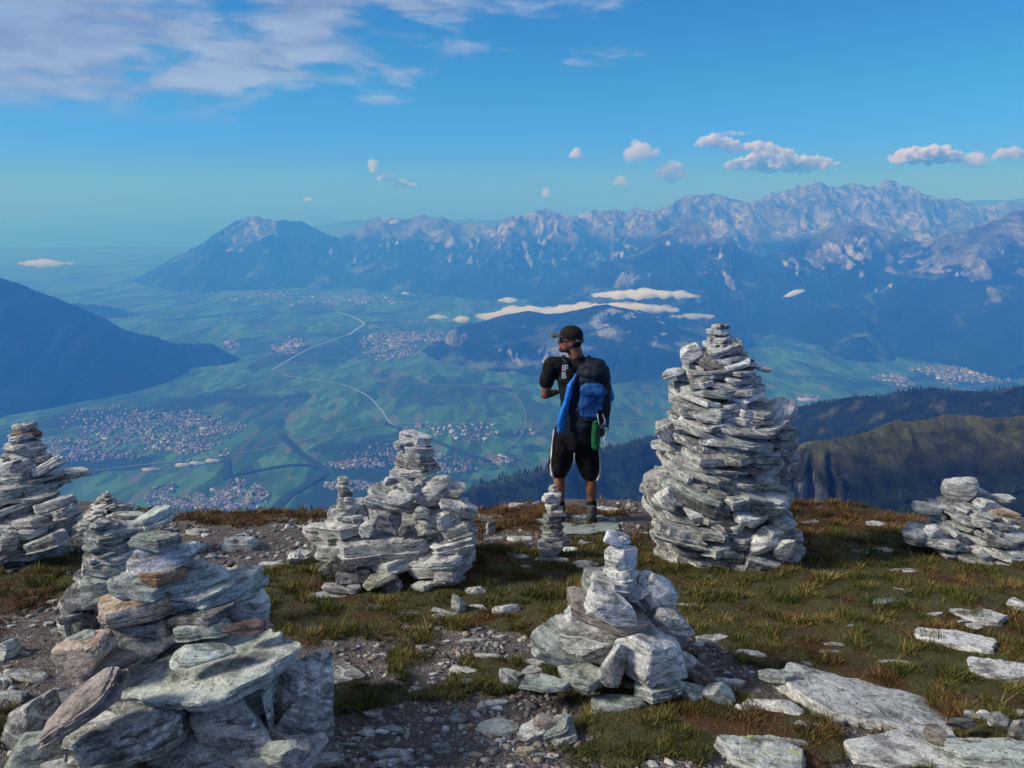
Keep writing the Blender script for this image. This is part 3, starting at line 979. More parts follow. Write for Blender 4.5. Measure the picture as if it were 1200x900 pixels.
def tmp_mesh(parts, voxel, name, mat, parent=None, smooth_it=4, disp=None, keep_obj=True, ratio=None):
    """parts: ('c', p0, r0, p1, r1) tapered limbs, ('e', centre, (rx,ry,rz), rot) ellipsoids, ('b', centre, size, rot) rounded boxes -> one continuous skin"""
    bm = bmesh.new()
    EL = []
    for pt in parts:
        if pt[0] == 'c':
            p0, r0, p1, r1 = Vector(pt[1]), pt[2], Vector(pt[3]), pt[4]
            sq = pt[5] if len(pt) > 5 else (1, 1)
            n = 7
            L = (p1 - p0)
            q = L.to_track_quat('Z', 'Y') if L.length > 1e-6 else Euler((0, 0, 0)).to_quaternion()
            for i in range(n):
                t = i / (n - 1)
                rr = r0 + (r1 - r0) * t
            # a lofted limb with hemispherical ends
            rings = []
            seg = 16
            prof = []
            for a in (-80, -55, -30, 0): prof.append((sin(R(a)) * r0, cos(R(a)) * r0))
            for a in (0, 30, 55, 80): prof.append((L.length + sin(R(a)) * r1, cos(R(a)) * r1))
            for z, rad in prof:
                rings.append([bm.verts.new(p0 + q @ Vector((cos(2 * pi * k / seg) * rad * sq[0], sin(2 * pi * k / seg) * rad * sq[1], z))) for k in range(seg)])
            for a, b in zip(rings[:-1], rings[1:]):
                for k in range(seg):
                    bm.faces.new((a[k], a[(k + 1) % seg], b[(k + 1) % seg], b[k]))
            bm.faces.new(rings[0][::-1]); bm.faces.new(rings[-1])
        elif pt[0] == 'e':
            M = Matrix.Translation(Vector(pt[1])) @ (Euler(pt[3]).to_matrix().to_4x4() if len(pt) > 3 else Matrix()) @ Matrix.Diagonal((*pt[2], 1))
            EL.append(M)
        elif pt[0] == 'b':
            M = Matrix.Translation(Vector(pt[1])) @ (Euler(pt[3]).to_matrix().to_4x4() if len(pt) > 3 else Matrix()) @ Matrix.Diagonal((*pt[2], 1))
            bmesh.ops.create_cube(bm, size=1.0, matrix=M)
    bmesh.ops.recalc_face_normals(bm, faces=bm.faces)
    bm.verts.index_update()
    Vl = [tuple(v.co) for v in bm.verts]; Fl = [tuple(v.index for v in f.verts) for f in bm.faces]
    bm.free()
    for M in EL:
        b0 = len(Vl)
        M3 = np.array(M)
        Vl += list(map(tuple, SPH_V @ M3[:3, :3].T + M3[:3, 3]))
        Fl += [tuple(b0 + i for i in f) for f in SPH_F]
    me = bpy.data.meshes.new(name + '_base')
    me.from_pydata(Vl, [], Fl); me.update()
    o = bpy.data.objects.new(name, me)
    if 'bench' not in bpy.data.scenes: bpy.data.scenes.new('bench')
    bench = bpy.data.scenes['bench']
    bench.collection.objects.link(o)
    md = o.modifiers.new('r', 'REMESH'); md.mode = 'VOXEL'; md.voxel_size = voxel; md.use_smooth_shade = True
    if smooth_it:
        sm = o.modifiers.new('s', 'SMOOTH'); sm.factor = 0.5; sm.iterations = smooth_it
    if ratio:
        dm = o.modifiers.new('d', 'DECIMATE'); dm.ratio = ratio
    with bpy.context.temp_override(scene=bench, view_layer=bench.view_layers[0]):
        dg = bpy.context.evaluated_depsgraph_get()
        ev = bpy.data.meshes.new_from_object(o.evaluated_get(dg))
    o.modifiers.clear()
    o.data = ev
    bench.collection.objects.unlink(o)
    COL.objects.link(o)
    bpy.data.meshes.remove(me)
    ev.name = name
    ev.polygons.foreach_set('use_smooth', np.ones(len(ev.polygons), bool))
    if disp:
        n = len(ev.vertices)
        co = np.zeros(n * 3, np.float32); ev.vertices.foreach_get('co', co); co = co.reshape(-1, 3)
        no = np.zeros(n * 3, np.float32); ev.vertices.foreach_get('normal', no); no = no.reshape(-1, 3)
        co += no * disp(co)[:, None]
        ev.vertices.foreach_set('co', co.ravel()); ev.update()
    ev.materials.clear(); ev.materials.append(mat)
    if parent is not None:
        o.parent = parent
        o.matrix_parent_inverse = parent.matrix_basis.inverted()
    return o


def cloth_mat(name, c, c2=None, rough=0.9, scale=14):
    m, k, b = mat_new(name)
    tc = k.new('ShaderNodeTexCoord')
    n = k.noise(tc.outputs['Object'], scale, 4, 0.6)
    c2 = c2 or tuple(min(1, x * 1.5) for x in c)
    k.l.new(k.mix(k.smooth(n, 0.35, 0.65), c, c2), b.inputs['Base Color'])
    b.inputs['Roughness'].default_value = rough
    b.inputs['Specular IOR Level'].default_value = 0.2
    bp = k.new('ShaderNodeBump'); bp.inputs['Distance'].default_value = 0.01; bp.inputs['Strength'].default_value = 0.7
    k.l.new(k.noise(tc.outputs['Object'], 9, 3, 0.5, 1.0), bp.inputs['Height'])
    k.l.new(bp.outputs[0], b.inputs['Normal'])
    return m


YP = 6.42


def build_person():
    def P(u, v, dy=0.0):
        # depth offset keeps the sight line through (u, v) of the person's own upright plane
        p = at(u, v, YP)
        return Vector((p[0], p[1] + dy, p[2]))
    pm = px_m(P(672, 500))
    skin = cloth_mat('skin', (0.20, 0.085, 0.055), (0.27, 0.12, 0.08), 0.6, 20)
    black = cloth_mat('black_cotton', (0.006, 0.006, 0.008), (0.012, 0.012, 0.015), 0.85)
    navy = cloth_mat('black_sports_fabric', (0.004, 0.005, 0.008), (0.008, 0.009, 0.013), 0.8)
    white = cloth_mat('white_piping', (0.7, 0.7, 0.7), (0.8, 0.8, 0.8))
    blue = cloth_mat('bright_blue_nylon', (0.015, 0.15, 0.55), (0.02, 0.21, 0.70), 0.5, 8)
    dblue = cloth_mat('dark_blue_nylon', (0.012, 0.065, 0.24), (0.022, 0.115, 0.36), 0.5, 12)
    pack_b = cloth_mat('black_nylon', (0.007, 0.009, 0.018), (0.014, 0.020, 0.040), 0.6)
    green = cloth_mat('green_fabric', (0.01, 0.09, 0.035), (0.015, 0.13, 0.05), 0.6)
    shoe_m = cloth_mat('grey_shoe_fabric', (0.03, 0.03, 0.032), (0.13, 0.13, 0.14), 0.8, 40)
    sole_m = cloth_mat('dark_rubber', (0.02, 0.02, 0.02), (0.04, 0.04, 0.04), 0.8, 40)
    hair_m = cloth_mat('dark_hair', (0.012, 0.009, 0.008), (0.03, 0.022, 0.018), 0.8, 120)
    capm = cloth_mat('dark_cap_cotton', (0.010, 0.010, 0.010), (0.022, 0.021, 0.018), 0.85, 20)
    brim_m = cloth_mat('olive_brim_cotton', (0.09, 0.095, 0.06), (0.13, 0.13, 0.09), 0.85, 20)
    gl = flat_mat('dark_glass', (0.01, 0.01, 0.012), 0.1, 0.6)
    metal = flat_mat('pale_cord', (0.55, 0.58, 0.55), 0.6, 0.3)

    foot = P(675, 611)
    root = root_at('person', (foot[0], foot[1], foot[2]), 'hiker in black t-shirt, black shorts and cap, seen from behind looking left over the valley', 'person')

    hc = P(668.5, 398.5)
    body = []
    # head turned to the left: face towards -X
    body += [('e', hc + Vector((0.002, 0, 0.012)), (0.098, 0.078, 0.108)), ('e', hc + Vector((-0.035, 0.01, -0.055)), (0.058, 0.060, 0.060)),
             ('e', hc + Vector((-0.058, 0.012, -0.080)), (0.032, 0.040, 0.030)), ('e', hc + Vector((-0.102, 0.012, -0.022)), (0.016, 0.013, 0.020), (0, 0.5, 0)),
             ('e', hc + Vector((-0.084, 0.012, -0.052)), (0.016, 0.026, 0.012)), ('e', hc + Vector((-0.070, 0.012, 0.012)), (0.03, 0.05, 0.02)),
             ('e', hc + Vector((0.006, -0.078, -0.018)), (0.018, 0.010, 0.032), (0, 0.2, 0)), ('e', hc + Vector((0.006, 0.078, -0.018)), (0.018, 0.010, 0.032), (0, 0.2, 0))]
    nk = P(676, 419, 0.0)
    body += [('c', hc + Vector((0.022, 0.004, -0.05)), 0.062, nk, 0.066)]
    shL, shR = P(648, 428), P(699, 430)
    hip = P(674, 505)
    chest = P(673, 445)
    body += [('c', shL, 0.065, shR, 0.065), ('c', chest + Vector((-.02, .02, 0)), 0.15, P(674, 480, .01), 0.135, (1, .75)), ('c', P(674, 480), 0.135, hip, 0.15, (1, .78))]
    # left arm bent forward, right arm hanging
    eL = P(639, 463, 0.02); hL = P(653, 466, 0.20)
    body += [('c', shL + Vector((-.02, 0, -.01)), 0.056, eL, 0.042), ('c', eL, 0.043, hL, 0.029)]
    eR = P(709, 468, -0.02); wR = P(706, 493, -0.02)
    body += [('c', shR + Vector((.02, 0, -.01)), 0.056, eR, 0.042), ('c', eR, 0.042, wR, 0.028)]
    # hands: palm, four unequal fingers, thumb from the side of the palm
    def hand(w, direc, side, curl):
        d = direc.normalized()
        up = Vector((0, 0, 1)) if abs(d.z) < .7 else Vector((0, 1, 0))
        s = d.cross(up).normalized() * side
        n = d.cross(s).normalized()
        out = [('c', w, 0.026, w + d * 0.075, 0.036, (1, .62))]
        for i, L in enumerate((0.062, 0.074, 0.070, 0.054)):
            a = w + d * 0.085 + s * (0.026 - i * 0.0175)
            b = a + d * L * .45 + n * curl * L * .2
            c_ = b + d * L * .22 + n * curl * L * .42
            out += [('c', a, 0.0095, b, 0.0088), ('c', b, 0.0088, c_, 0.0075)]
        a = w + d * 0.025 + s * 0.03
        b = a + (d * .6 + s * .7).normalized() * 0.035
        out += [('c', a, 0.012, b, 0.0105), ('c', b, 0.0105, b + (d + n * curl * .5).normalized() * 0.03, 0.009)]
        return out
    body += hand(wR, Vector((-0.10, 0.05, -1)), 1, 0.9)
    body += hand(hL, Vector((0.9, 0.35, 0.15)), 1, 0.9)
    # legs
    kL, kR = P(655, 553, 0.01), P(692, 555, 0.0)
    aL, aR = P(656, 596, 0.0), P(693, 594, -0.02)
    body += [('c', P(662, 512), 0.10, kL, 0.062), ('c', P(686, 512), 0.10, kR, 0.062), ('c', kL, 0.058, aL, 0.040), ('c', kR, 0.058, aR, 0.040),
             ('e', P(655.5, 567, -0.018), (0.053, 0.055, 0.11)), ('e', P(692.5, 569, -0.022), (0.053, 0.055, 0.11)),
             ('c', aL, 0.040, P(655, 603, 0.06), 0.036), ('c', aR, 0.04, P(694, 606, 0.04), 0.036)]
    b = tmp_mesh(body, 0.0088, 'body', skin, root, 3)

    # clothing
    fold = lambda co: 0.014 * fbm(co[:, 0] * 9 + co[:, 2] * 4, co[:, 2] * 9, 3, 7) + 0.004 * fbm(co[:, 0] * 30, co[:, 2] * 18, 2, 9)
    shirt = [('c', shL + Vector((-.005, 0, 0)), 0.080, shR + Vector((.005, 0, 0)), 0.080), ('c', chest + Vector((-.025, .02, 0.02)), 0.168, P(674, 470, .01), 0.158, (1, .78)), ('c', P(674, 470), 0.158, P(674, 498), 0.160, (1, .8)),
             ('c', P(676, 421), 0.072, P(676, 426), 0.11), ('c', shL + Vector((-.022, 0, -.01)), 0.070, P(641, 447, .01), 0.066), ('c', shR + Vector((.022, 0, -.01)), 0.070, P(706, 449, 0), 0.064)]
    ts = tmp_mesh(shirt, 0.0085, 't_shirt', black, root, 5, fold)
    shorts = [('c', P(674, 500), 0.165, P(674, 512), 0.17, (1, .85)), ('c', P(663, 512), 0.130, P(655, 549, 0.005), 0.100), ('c', P(685, 512), 0.130, P(692, 551, 0), 0.100), ('c', P(666, 520), 0.10, P(682, 520), 0.10)]
    sh = tmp_mesh(shorts, 0.0085, 'shorts', navy, root, 3, fold)
    # piping along the outer seams and the inner vent
    def tube(name, pts, r, mat, parent, seg=6, flatx=1.0):
        bm = bmesh.new(); rings = []
        for i, p in enumerate(pts):
            p = Vector(p); a = Vector(pts[max(i - 1, 0)]); c = Vector(pts[min(i + 1, len(pts) - 1)])
            q = (c - a).to_track_quat('Z', 'Y')
            rad = r[i] if isinstance(r, (list, tuple)) else r
            rings.append([bm.verts.new(p + q @ Vector((cos(2 * pi * k / seg) * rad * flatx, sin(2 * pi * k / seg) * rad, 0))) for k in range(seg)])
        for a, c in zip(rings[:-1], rings[1:]):
            for k in range(seg): bm.faces.new((a[k], a[(k + 1) % seg], c[(k + 1) % seg], c[k]))
        bm.faces.new(rings[0][::-1]); bm.faces.new(rings[-1])
        me = bpy.data.meshes.new(name); bm.to_mesh(me); bm.free(); me.materials.append(mat)
        for p_ in me.polygons: p_.use_smooth = True
        o = bpy.data.objects.new(name, me); COL.objects.link(o)
        if parent is not None:
            o.parent = parent
            pb = parent.matrix_basis if parent.parent is None else Matrix.Translation(root.location)
            o.matrix_parent_inverse = Matrix.Translation(parent_loc(parent)).inverted()
        return o
    def parent_loc(p):
        while p.parent is not None: p = p.parent
        return p.location
    def sub(o, p):
        """reparent o (already placed in world space) to a part p"""
        o.parent = p
        o.matrix_parent_inverse = (Matrix.Translation(parent_loc(p))).inverted() if p.parent is None else Matrix()
        if p.parent is not None:
            o.matrix_parent_inverse = p.matrix_parent_inverse.inverted() @ Matrix.Translation(parent_loc(p)).inverted() if False else Matrix()
        return o
    sub(tube('side_stripe', [P(648.6, 500, -.085), P(646.8, 515, -.075), P(645.4, 530, -.07), P(645.0, 543, -.065), P(646.2, 552, -.075), P(648.6, 557.5, -.085)], [.006, .006, .007, .010, .013, .009], white, None), sh)
    sub(tube('side_stripe', [P(699.2, 506, -.085), P(700.6, 522, -.07), P(701.8, 535, -.065), P(702.2, 546, -.065), P(701.2, 554, -.075), P(698.6, 559.5, -.085)], [.006, .006, .007, .010, .013, .009], white, None), sh)
    sub(tube('inner_stripe', [P(672, 524, -.12), P(671.8, 536, -.095), P(671, 547, -.07)], .004, white, None), sh)
    # cap with brim towards the left
    cap = tmp_mesh([('e', hc + Vector((0.006, 0, 0.042)), (0.107, 0.089, 0.090)), ('e', hc + Vector((0.03, 0, 0.0)), (0.085, 0.088, 0.05))], 0.007, 'cap', capm, root, 3)
    for vtx in cap.data.vertices:
        lim = hc.z + 0.012 - 0.25 * (vtx.co.x - hc.x) 
        if vtx.co.z < lim: vtx.co.z = lim + (vtx.co.z - lim) * 0.12
    brim = tmp_mesh([('b', hc + Vector((-0.118, 0.0, 0.040)), (0.10, 0.13, 0.012), (0, 0.16, 0)), ('e', hc + Vector((-0.150, 0.0, 0.034)), (0.035, 0.062, 0.009), (0, 0.2, 0))], 0.006, 'cap_brim', brim_m, None, 3)
    sub(brim, cap)
    strap = tmp_mesh([('c', hc + Vector((0.05, -0.086, 0.008)), 0.012, hc + Vector((0.106, -0.05, -0.004)), 0.012), ('c', hc + Vector((0.106, -0.05, -0.004)), 0.012, hc + Vector((0.112, 0.03, -0.004)), 0.012)], 0.006, 'cap_strap', brim_m, None, 1)
    sub(strap, cap)
    # hair at the nape, beard, sunglasses
    tmp_mesh([('e', hc + Vector((0.038, 0, -0.03)), (0.062, 0.077, 0.040))], 0.006, 'hair', hair_m, root, 2)
    tmp_mesh([('e', hc + Vector((-0.066, 0.010, -0.086)), (0.034, 0.044, 0.026)), ('e', hc + Vector((-0.035, -0.02, -0.088)), (0.035, 0.038, 0.018))], 0.005, 'beard', hair_m, root, 2)
    sg = tmp_mesh([('e', hc + Vector((-0.088, -0.022, 0.000)), (0.012, 0.030, 0.020)), ('e', hc + Vector((-0.088, 0.044, 0.000)), (0.012, 0.028, 0.020)), ('c', hc + Vector((-0.080, -0.055, 0.006)), 0.005, hc + Vector((0.0, -0.086, 0.002)), 0.005)], 0.004, 'sunglasses', gl, root, 1)
    # lettering on the left shoulder blade
    for txt, u, v in (('IF', 660.8, 428), ('B', 659.6, 436.5)):
        cu = bpy.data.curves.new('lettering', 'FONT')
        cu.body = txt; cu.size = 0.075; cu.extrude = 0.0015; cu.offset = 0.002; cu.align_x = 'CENTER'; cu.align_y = 'CENTER'
        to = bpy.data.objects.new('lettering', cu)
        bench = bpy.data.scenes['bench']; bench.collection.objects.link(to)
        with bpy.context.temp_override(scene=bench, view_layer=bench.view_layers[0]):
            dg = bpy.context.evaluated_depsgraph_get()
            me = bpy.data.meshes.new_from_object(to.evaluated_get(dg))
        bench.collection.objects.unlink(to); bpy.data.objects.remove(to)
        me.materials.clear(); me.materials.append(white)
        lo = bpy.data.objects.new('lettering', me); COL.objects.link(lo)
        sub(lo, ts)
        p = P(u, v, -0.128)
        lo.matrix_basis = Matrix.Translation(p) @ Matrix.Rotation(R(4), 4, 'Y') @ Matrix.Rotation(R(88), 4, 'X')
        LET.append((lo, ts))
    # socks and shoes
    for s, (a_, sx) in enumerate(((aL, -1), (aR, 1))):
        tmp_mesh([('c', a_ + Vector((0, 0, 0.055)), 0.048, a_ + Vector((0.0, 0.0, -0.03)), 0.046)], 0.006, 'sock', navy, root, 2)
        base = a_ + Vector((0, 0, -0.075))
        yaw = 0.14 * sx
        f = Matrix.Rotation(-yaw, 3, 'Z')
        def L(x, y, z): return base + f @ Vector((x, y, z))
        shoe = tmp_mesh([('c', L(0, -0.035, 0.075), 0.050, L(0, -0.05, 0.01), 0.046), ('c', L(0, -0.03, 0.03), 0.046, L(0.0, 0.14, -0.002), 0.040, (1.05, .8)), ('e', L(0, 0.15, -0.005), (0.050, 0.06, 0.030)), ('c', L(0, 0.0, 0.06), 0.045, L(0, 0.06, 0.03), 0.042)], 0.006, 'shoe', shoe_m, root, 2)
        sole = tmp_mesh([('c', L(0, -0.045, -0.030), 0.046, L(0, 0.15, -0.032), 0.050, (1, .42)), ('b', L(0, 0.05, -0.035), (0.09, 0.2, 0.03))], 0.006, 'sole', sole_m, None, 1)
        sub(sole, shoe)

    # backpack: a thing carried by the hiker
    bp_ = root_at('backpack', P(690, 500, -.25), 'black and blue hiking backpack on the hiker with bright blue cover hanging at its left', 'backpack')
    def dyb(u, v, dy): return P(u, v, dy)
    main = tmp_mesh([('c', P(692, 432, -.22), 0.13, P(691, 470, -.24), 0.14, (1.15, .95)), ('c', P(688, 470, -.24), 0.13, P(686, 500, -.20), 0.115, (1.15, .85)), ('e', P(692, 428, -.20), (0.135, 0.11, 0.075)), ('b', P(672, 470, -.20), (0.10, 0.16, 0.42))], 0.009, 'main_bag', pack_b, bp_, 7, lambda co: 0.020 * fbm(co[:, 0] * 7, co[:, 2] * 9, 3, 5))
    tmp_mesh([('e', P(692, 430, -.26), (0.140, 0.10, 0.070), (0, .1, 0)), ('e', P(700, 436, -.25), (0.09, 0.09, 0.06))], 0.009, 'top_lid', pack_b, bp_, 4, lambda co: 0.010 * fbm(co[:, 0] * 12, co[:, 2] * 14, 3, 6))
    tmp_mesh([('e', P(689, 444, -.365), (0.105, 0.030, 0.055), (0, -.08, 0)), ('b', P(688, 457, -.355), (0.205, 0.06, 0.16), (0, .05, 0)), ('b', P(686, 468, -.355), (0.15, 0.06, 0.12), (0, .05, 0)), ('e', P(690, 447, -.37), (0.125, .035, .05))], 0.007, 'front_pocket', dblue, bp_, 5, lambda co: 0.020 * fbm(co[:, 0] * 10 + co[:, 2] * 6, co[:, 2] * 10, 3, 8))
    # bright cover on the left: a hanging fold of cloth
    cov = [('c', P(671, 431, -.28), 0.022, P(667, 440, -.28), 0.045, (1, .5)), ('c', P(667, 440, -.28), 0.045, P(660, 465, -.27), 0.070, (1, .5)), ('c', P(660, 465, -.27), 0.068, P(655.5, 484, -.26), 0.062, (1, .5)), ('c', P(655.5, 484, -.26), 0.060, P(654, 492, -.26), 0.050, (1, .5)), ('c', P(657, 482, -.26), 0.050, P(659, 495, -.26), 0.028, (1, .6))]
    tmp_mesh(cov, 0.008, 'rain_cover', blue, bp_, 3, lambda co: 0.022 * fbm(co[:, 0] * 13 + co[:, 2] * 3, co[:, 2] * 4, 3, 11), ).__setitem__('label', 'bright blue rain cover hanging loose at the left')
    tmp_mesh([('c', P(713, 452, -.12), 0.022, P(714, 462, -.12), 0.030), ('c', P(714, 462, -.12), 0.028, P(712, 469, -.12), 0.010), ('e', P(711, 455, -.14), (.03, .04, .07))], 0.007, 'rain_cover', blue, bp_, 3)
    tmp_mesh([('c', P(708, 445, -.16), 0.035, P(709, 470, -.15), 0.036), ('c', P(709, 470, -.15), 0.034, P(708, 492, -.12), 0.030)], 0.007, 'side_sleeve', dblue, bp_, 3, lambda co: 0.008 * fbm(co[:, 0] * 14, co[:, 2] * 12, 3, 13))
    tmp_mesh([('c', P(693, 482, -.37), 0.034, P(693, 503, -.36), 0.040), ('e', P(693, 508, -.36), (.036, .034, .04))], 0.006, 'green_pouch', green, bp_, 3, lambda co: 0.004 * fbm(co[:, 0] * 30, co[:, 2] * 8, 2, 15))
    sub_pts = [P(694, 470, -.42), P(695, 478, -.42), P(698, 486, -.42), P(703, 478, -.41), P(700, 470, -.41), P(703, 482, -.41), P(704, 492, -.41), P(701, 498, -.41), P(699, 505, -.41), P(701, 510, -.41), P(703, 500, -.41)]
    tb = tube('cord', sub_pts, .0045, metal, None)
    tb.parent = bp_; tb.matrix_parent_inverse = bp_.matrix_basis.inverted()
    for sx in (0, 1):
        pts = [P(664 + 22 * sx, 424, -.10), P(660 + 30 * sx, 419.5, -.02), P(661 + 30 * sx, 420, .06), P(663 + 28 * sx, 430, .12), P(662 + 26 * sx, 455, .15)]
        tb = tube('shoulder_strap', pts, .022, pack_b, None, 8, 1.0)
        tb.parent = bp_; tb.matrix_parent_inverse = bp_.matrix_basis.inverted()
    tb = tube('buckle_strap', [P(680, 476, -.40), P(688, 478, -.41), P(694, 476, -.40)], .006, pack_b, None)
    tb.parent = bp_; tb.matrix_parent_inverse = bp_.matrix_basis.inverted()


LET = []
build_person()

# ------------------------------------------------------------------ clouds
def cloud_mat(dens, name='cloud_vapour'):
    m = bpy.data.materials.new(name); m.use_nodes = True
    k = NT(m.node_tree); k.n.clear()
    out = k.new('ShaderNodeOutputMaterial')
    pv = k.new('ShaderNodeVolumeScatter')
    pv.inputs['Color'].default_value = (1, 1, 1, 1)
    pv.inputs['Density'].default_value = dens
    pv.inputs['Anisotropy'].default_value = 0.0
    k.l.new(pv.outputs[0], out.inputs['Volume'])
    m.cycles.homogeneous_volume = True
    return m


def cloud(u, v, wp, hp, Y, label, seed, dens=6.0, n=14, flat=0.35, rot=0.0, name='cloud'):
    r = random.Random(seed)
    c = Vector(at(u, v, Y)); pm = px_m(c)
    w, h = wp * pm / 2, hp * pm / 2
    parts = []
    for i in range(n):
        x = r.uniform(-1, 1)
        q = (1 - abs(x) ** 1.7) ** 0.6
        rad = h * (r.uniform(0.2, 0.5) if Y < 30000 else r.uniform(0.12, 0.44)) * (0.35 + 0.75 * q)
        z = r.uniform(-flat, 1.0 * q) * h * 0.8
        if Y < 30000: z *= 0.45
        parts.append(('e', ((x * abs(x) ** 0.15) * (w - rad * 0.6), r.uniform(-.6, .6) * max(h, w * .35), z + x * w * math.tan(rot)), (rad * r.uniform(1.0, 1.7) * (1.6 if Y < 30000 else 1), rad * 1.3, rad)))
    vox = h / (11 if wp < 60 else 9)
    o = tmp_mesh(parts, vox, name, None, None, 1, lambda co: ((0.22 if Y < 30000 else (0.42 if wp < 22 else 0.7)) * h * np.minimum(0.4, -0.03 + fbm(co[:, 0] / h * 2.2 + co[:, 1] / h, co[:, 2] / h * 2.8 + co[:, 1] / h * .6 + seed, 6, seed, 0.68))).astype(np.float32), ratio=None)
    o.data.materials.clear()
    o.data.materials.append(cloud_mat(dens * (0.75 if Y > 30000 else 0.5) / h, 'cloud_vapour'))
    o.location = c
    tag(o, label, 'cloud')
    return o


def build_clouds():
    L = [
        (676, 182, 16, 12, 'small round white cloud high above the middle of the mountain range', 3.0),
        (750, 181, 34, 22, 'broken white cloud left above the tallest summits', 2.5),
        (785, 204, 30, 24, 'puffy white cloud just above the mountain crest left of the long cloud bank', 5.0),
        (727, 214, 18, 12, 'faint small cloud near the mountain crest', 1.2),
        (640, 228, 8, 12, 'tiny upright cloud scrap above the middle mountains', 1.5),
        (840, 168, 50, 16, 'upper left piece of the white cloud bank over the summits', 4.0),
        (886, 176, 70, 14, 'middle layer of the white cloud bank over the summits', 3.0),
        (915, 193, 122, 24, 'longest white cumulus cloud over the summits', 8.0),
        (1086, 185, 84, 20, 'bright white cumulus cloud near the right edge', 8.0),
        (1142, 190, 30, 16, 'small cloud right of the bright cumulus near the right edge', 2.5),
        (1186, 182, 44, 16, 'pale cloud cut off by the right edge of the picture', 2.5),
        (437, 197, 6, 14, 'tiny upright cloud left of centre', 2.0),
        (453, 209, 20, 10, 'left half of the small white cloud above the far left range', 4.0),
        (474, 217, 26, 10, 'right half of the small white cloud above the far left range', 4.0),
        (361, 234, 10, 6, 'tiny faint cloud above the solitary mountain', 1.5),
        (860, 157, 40, 6, 'thin wisp above the white cloud bank', 1.2),
    ]
    for i, (u, v, w, h, lab, d) in enumerate(L):
        cloud(u, v, w * 1.1, h * 1.25, 31500 + 200 * i, lab, 40 + i, d, n=int(40 + w / 1.6))
    M = [
        (630, 369, 130, 22, 9650, 'long low white cloud lying just behind the wooded valley hill', 5.0, 0.02),
        (722, 362, 130, 18, 9700, 'right half of the low cloud behind the crest of the wooded valley hill', 5.0, 0.0),
        (755, 346, 112, 15, 9900, 'bright white low cloud before the foot of the main mountain range', 5.0, 0.0),
        (812, 371, 50, 9, 9300, 'thin low cloud wisp right of the cloud behind the wooded hill', 1.5, 0.0),
        (511, 325, 40, 12, 15500, 'low flat cloud beneath the mountains left of centre', 2.5, 0.0),
        (514, 372, 22, 7, 10500, 'left one of the small scraps left of the long low cloud', 2.5, 0.0),
        (541, 375, 16, 10, 10500, 'small cloud scrap right beside the long low cloud', 3.0, 0.0),
        (931, 344, 20, 8, 7600, 'small lone cloud against the dark massif on the right', 4.0, 0.3),
        (52, 309, 56, 12, 17000, 'flat pale cloud in the haze at the far left', 2.0, 0.0),
        (595, 352, 20, 8, 9700, 'small cloud scrap above the long low cloud', 2.0, 0.0),
        (475, 344, 8, 4, 13500, 'tiny white cloud speck above the far town', 3.0, 0.0),
    ]
    for i, (u, v, w, h, Y, lab, d, rot) in enumerate(M):
        cloud(u, v, w * 1.1, h * 1.2, Y, lab, 80 + i, d, n=int(40 + w / 1.6), rot=rot)


build_clouds()
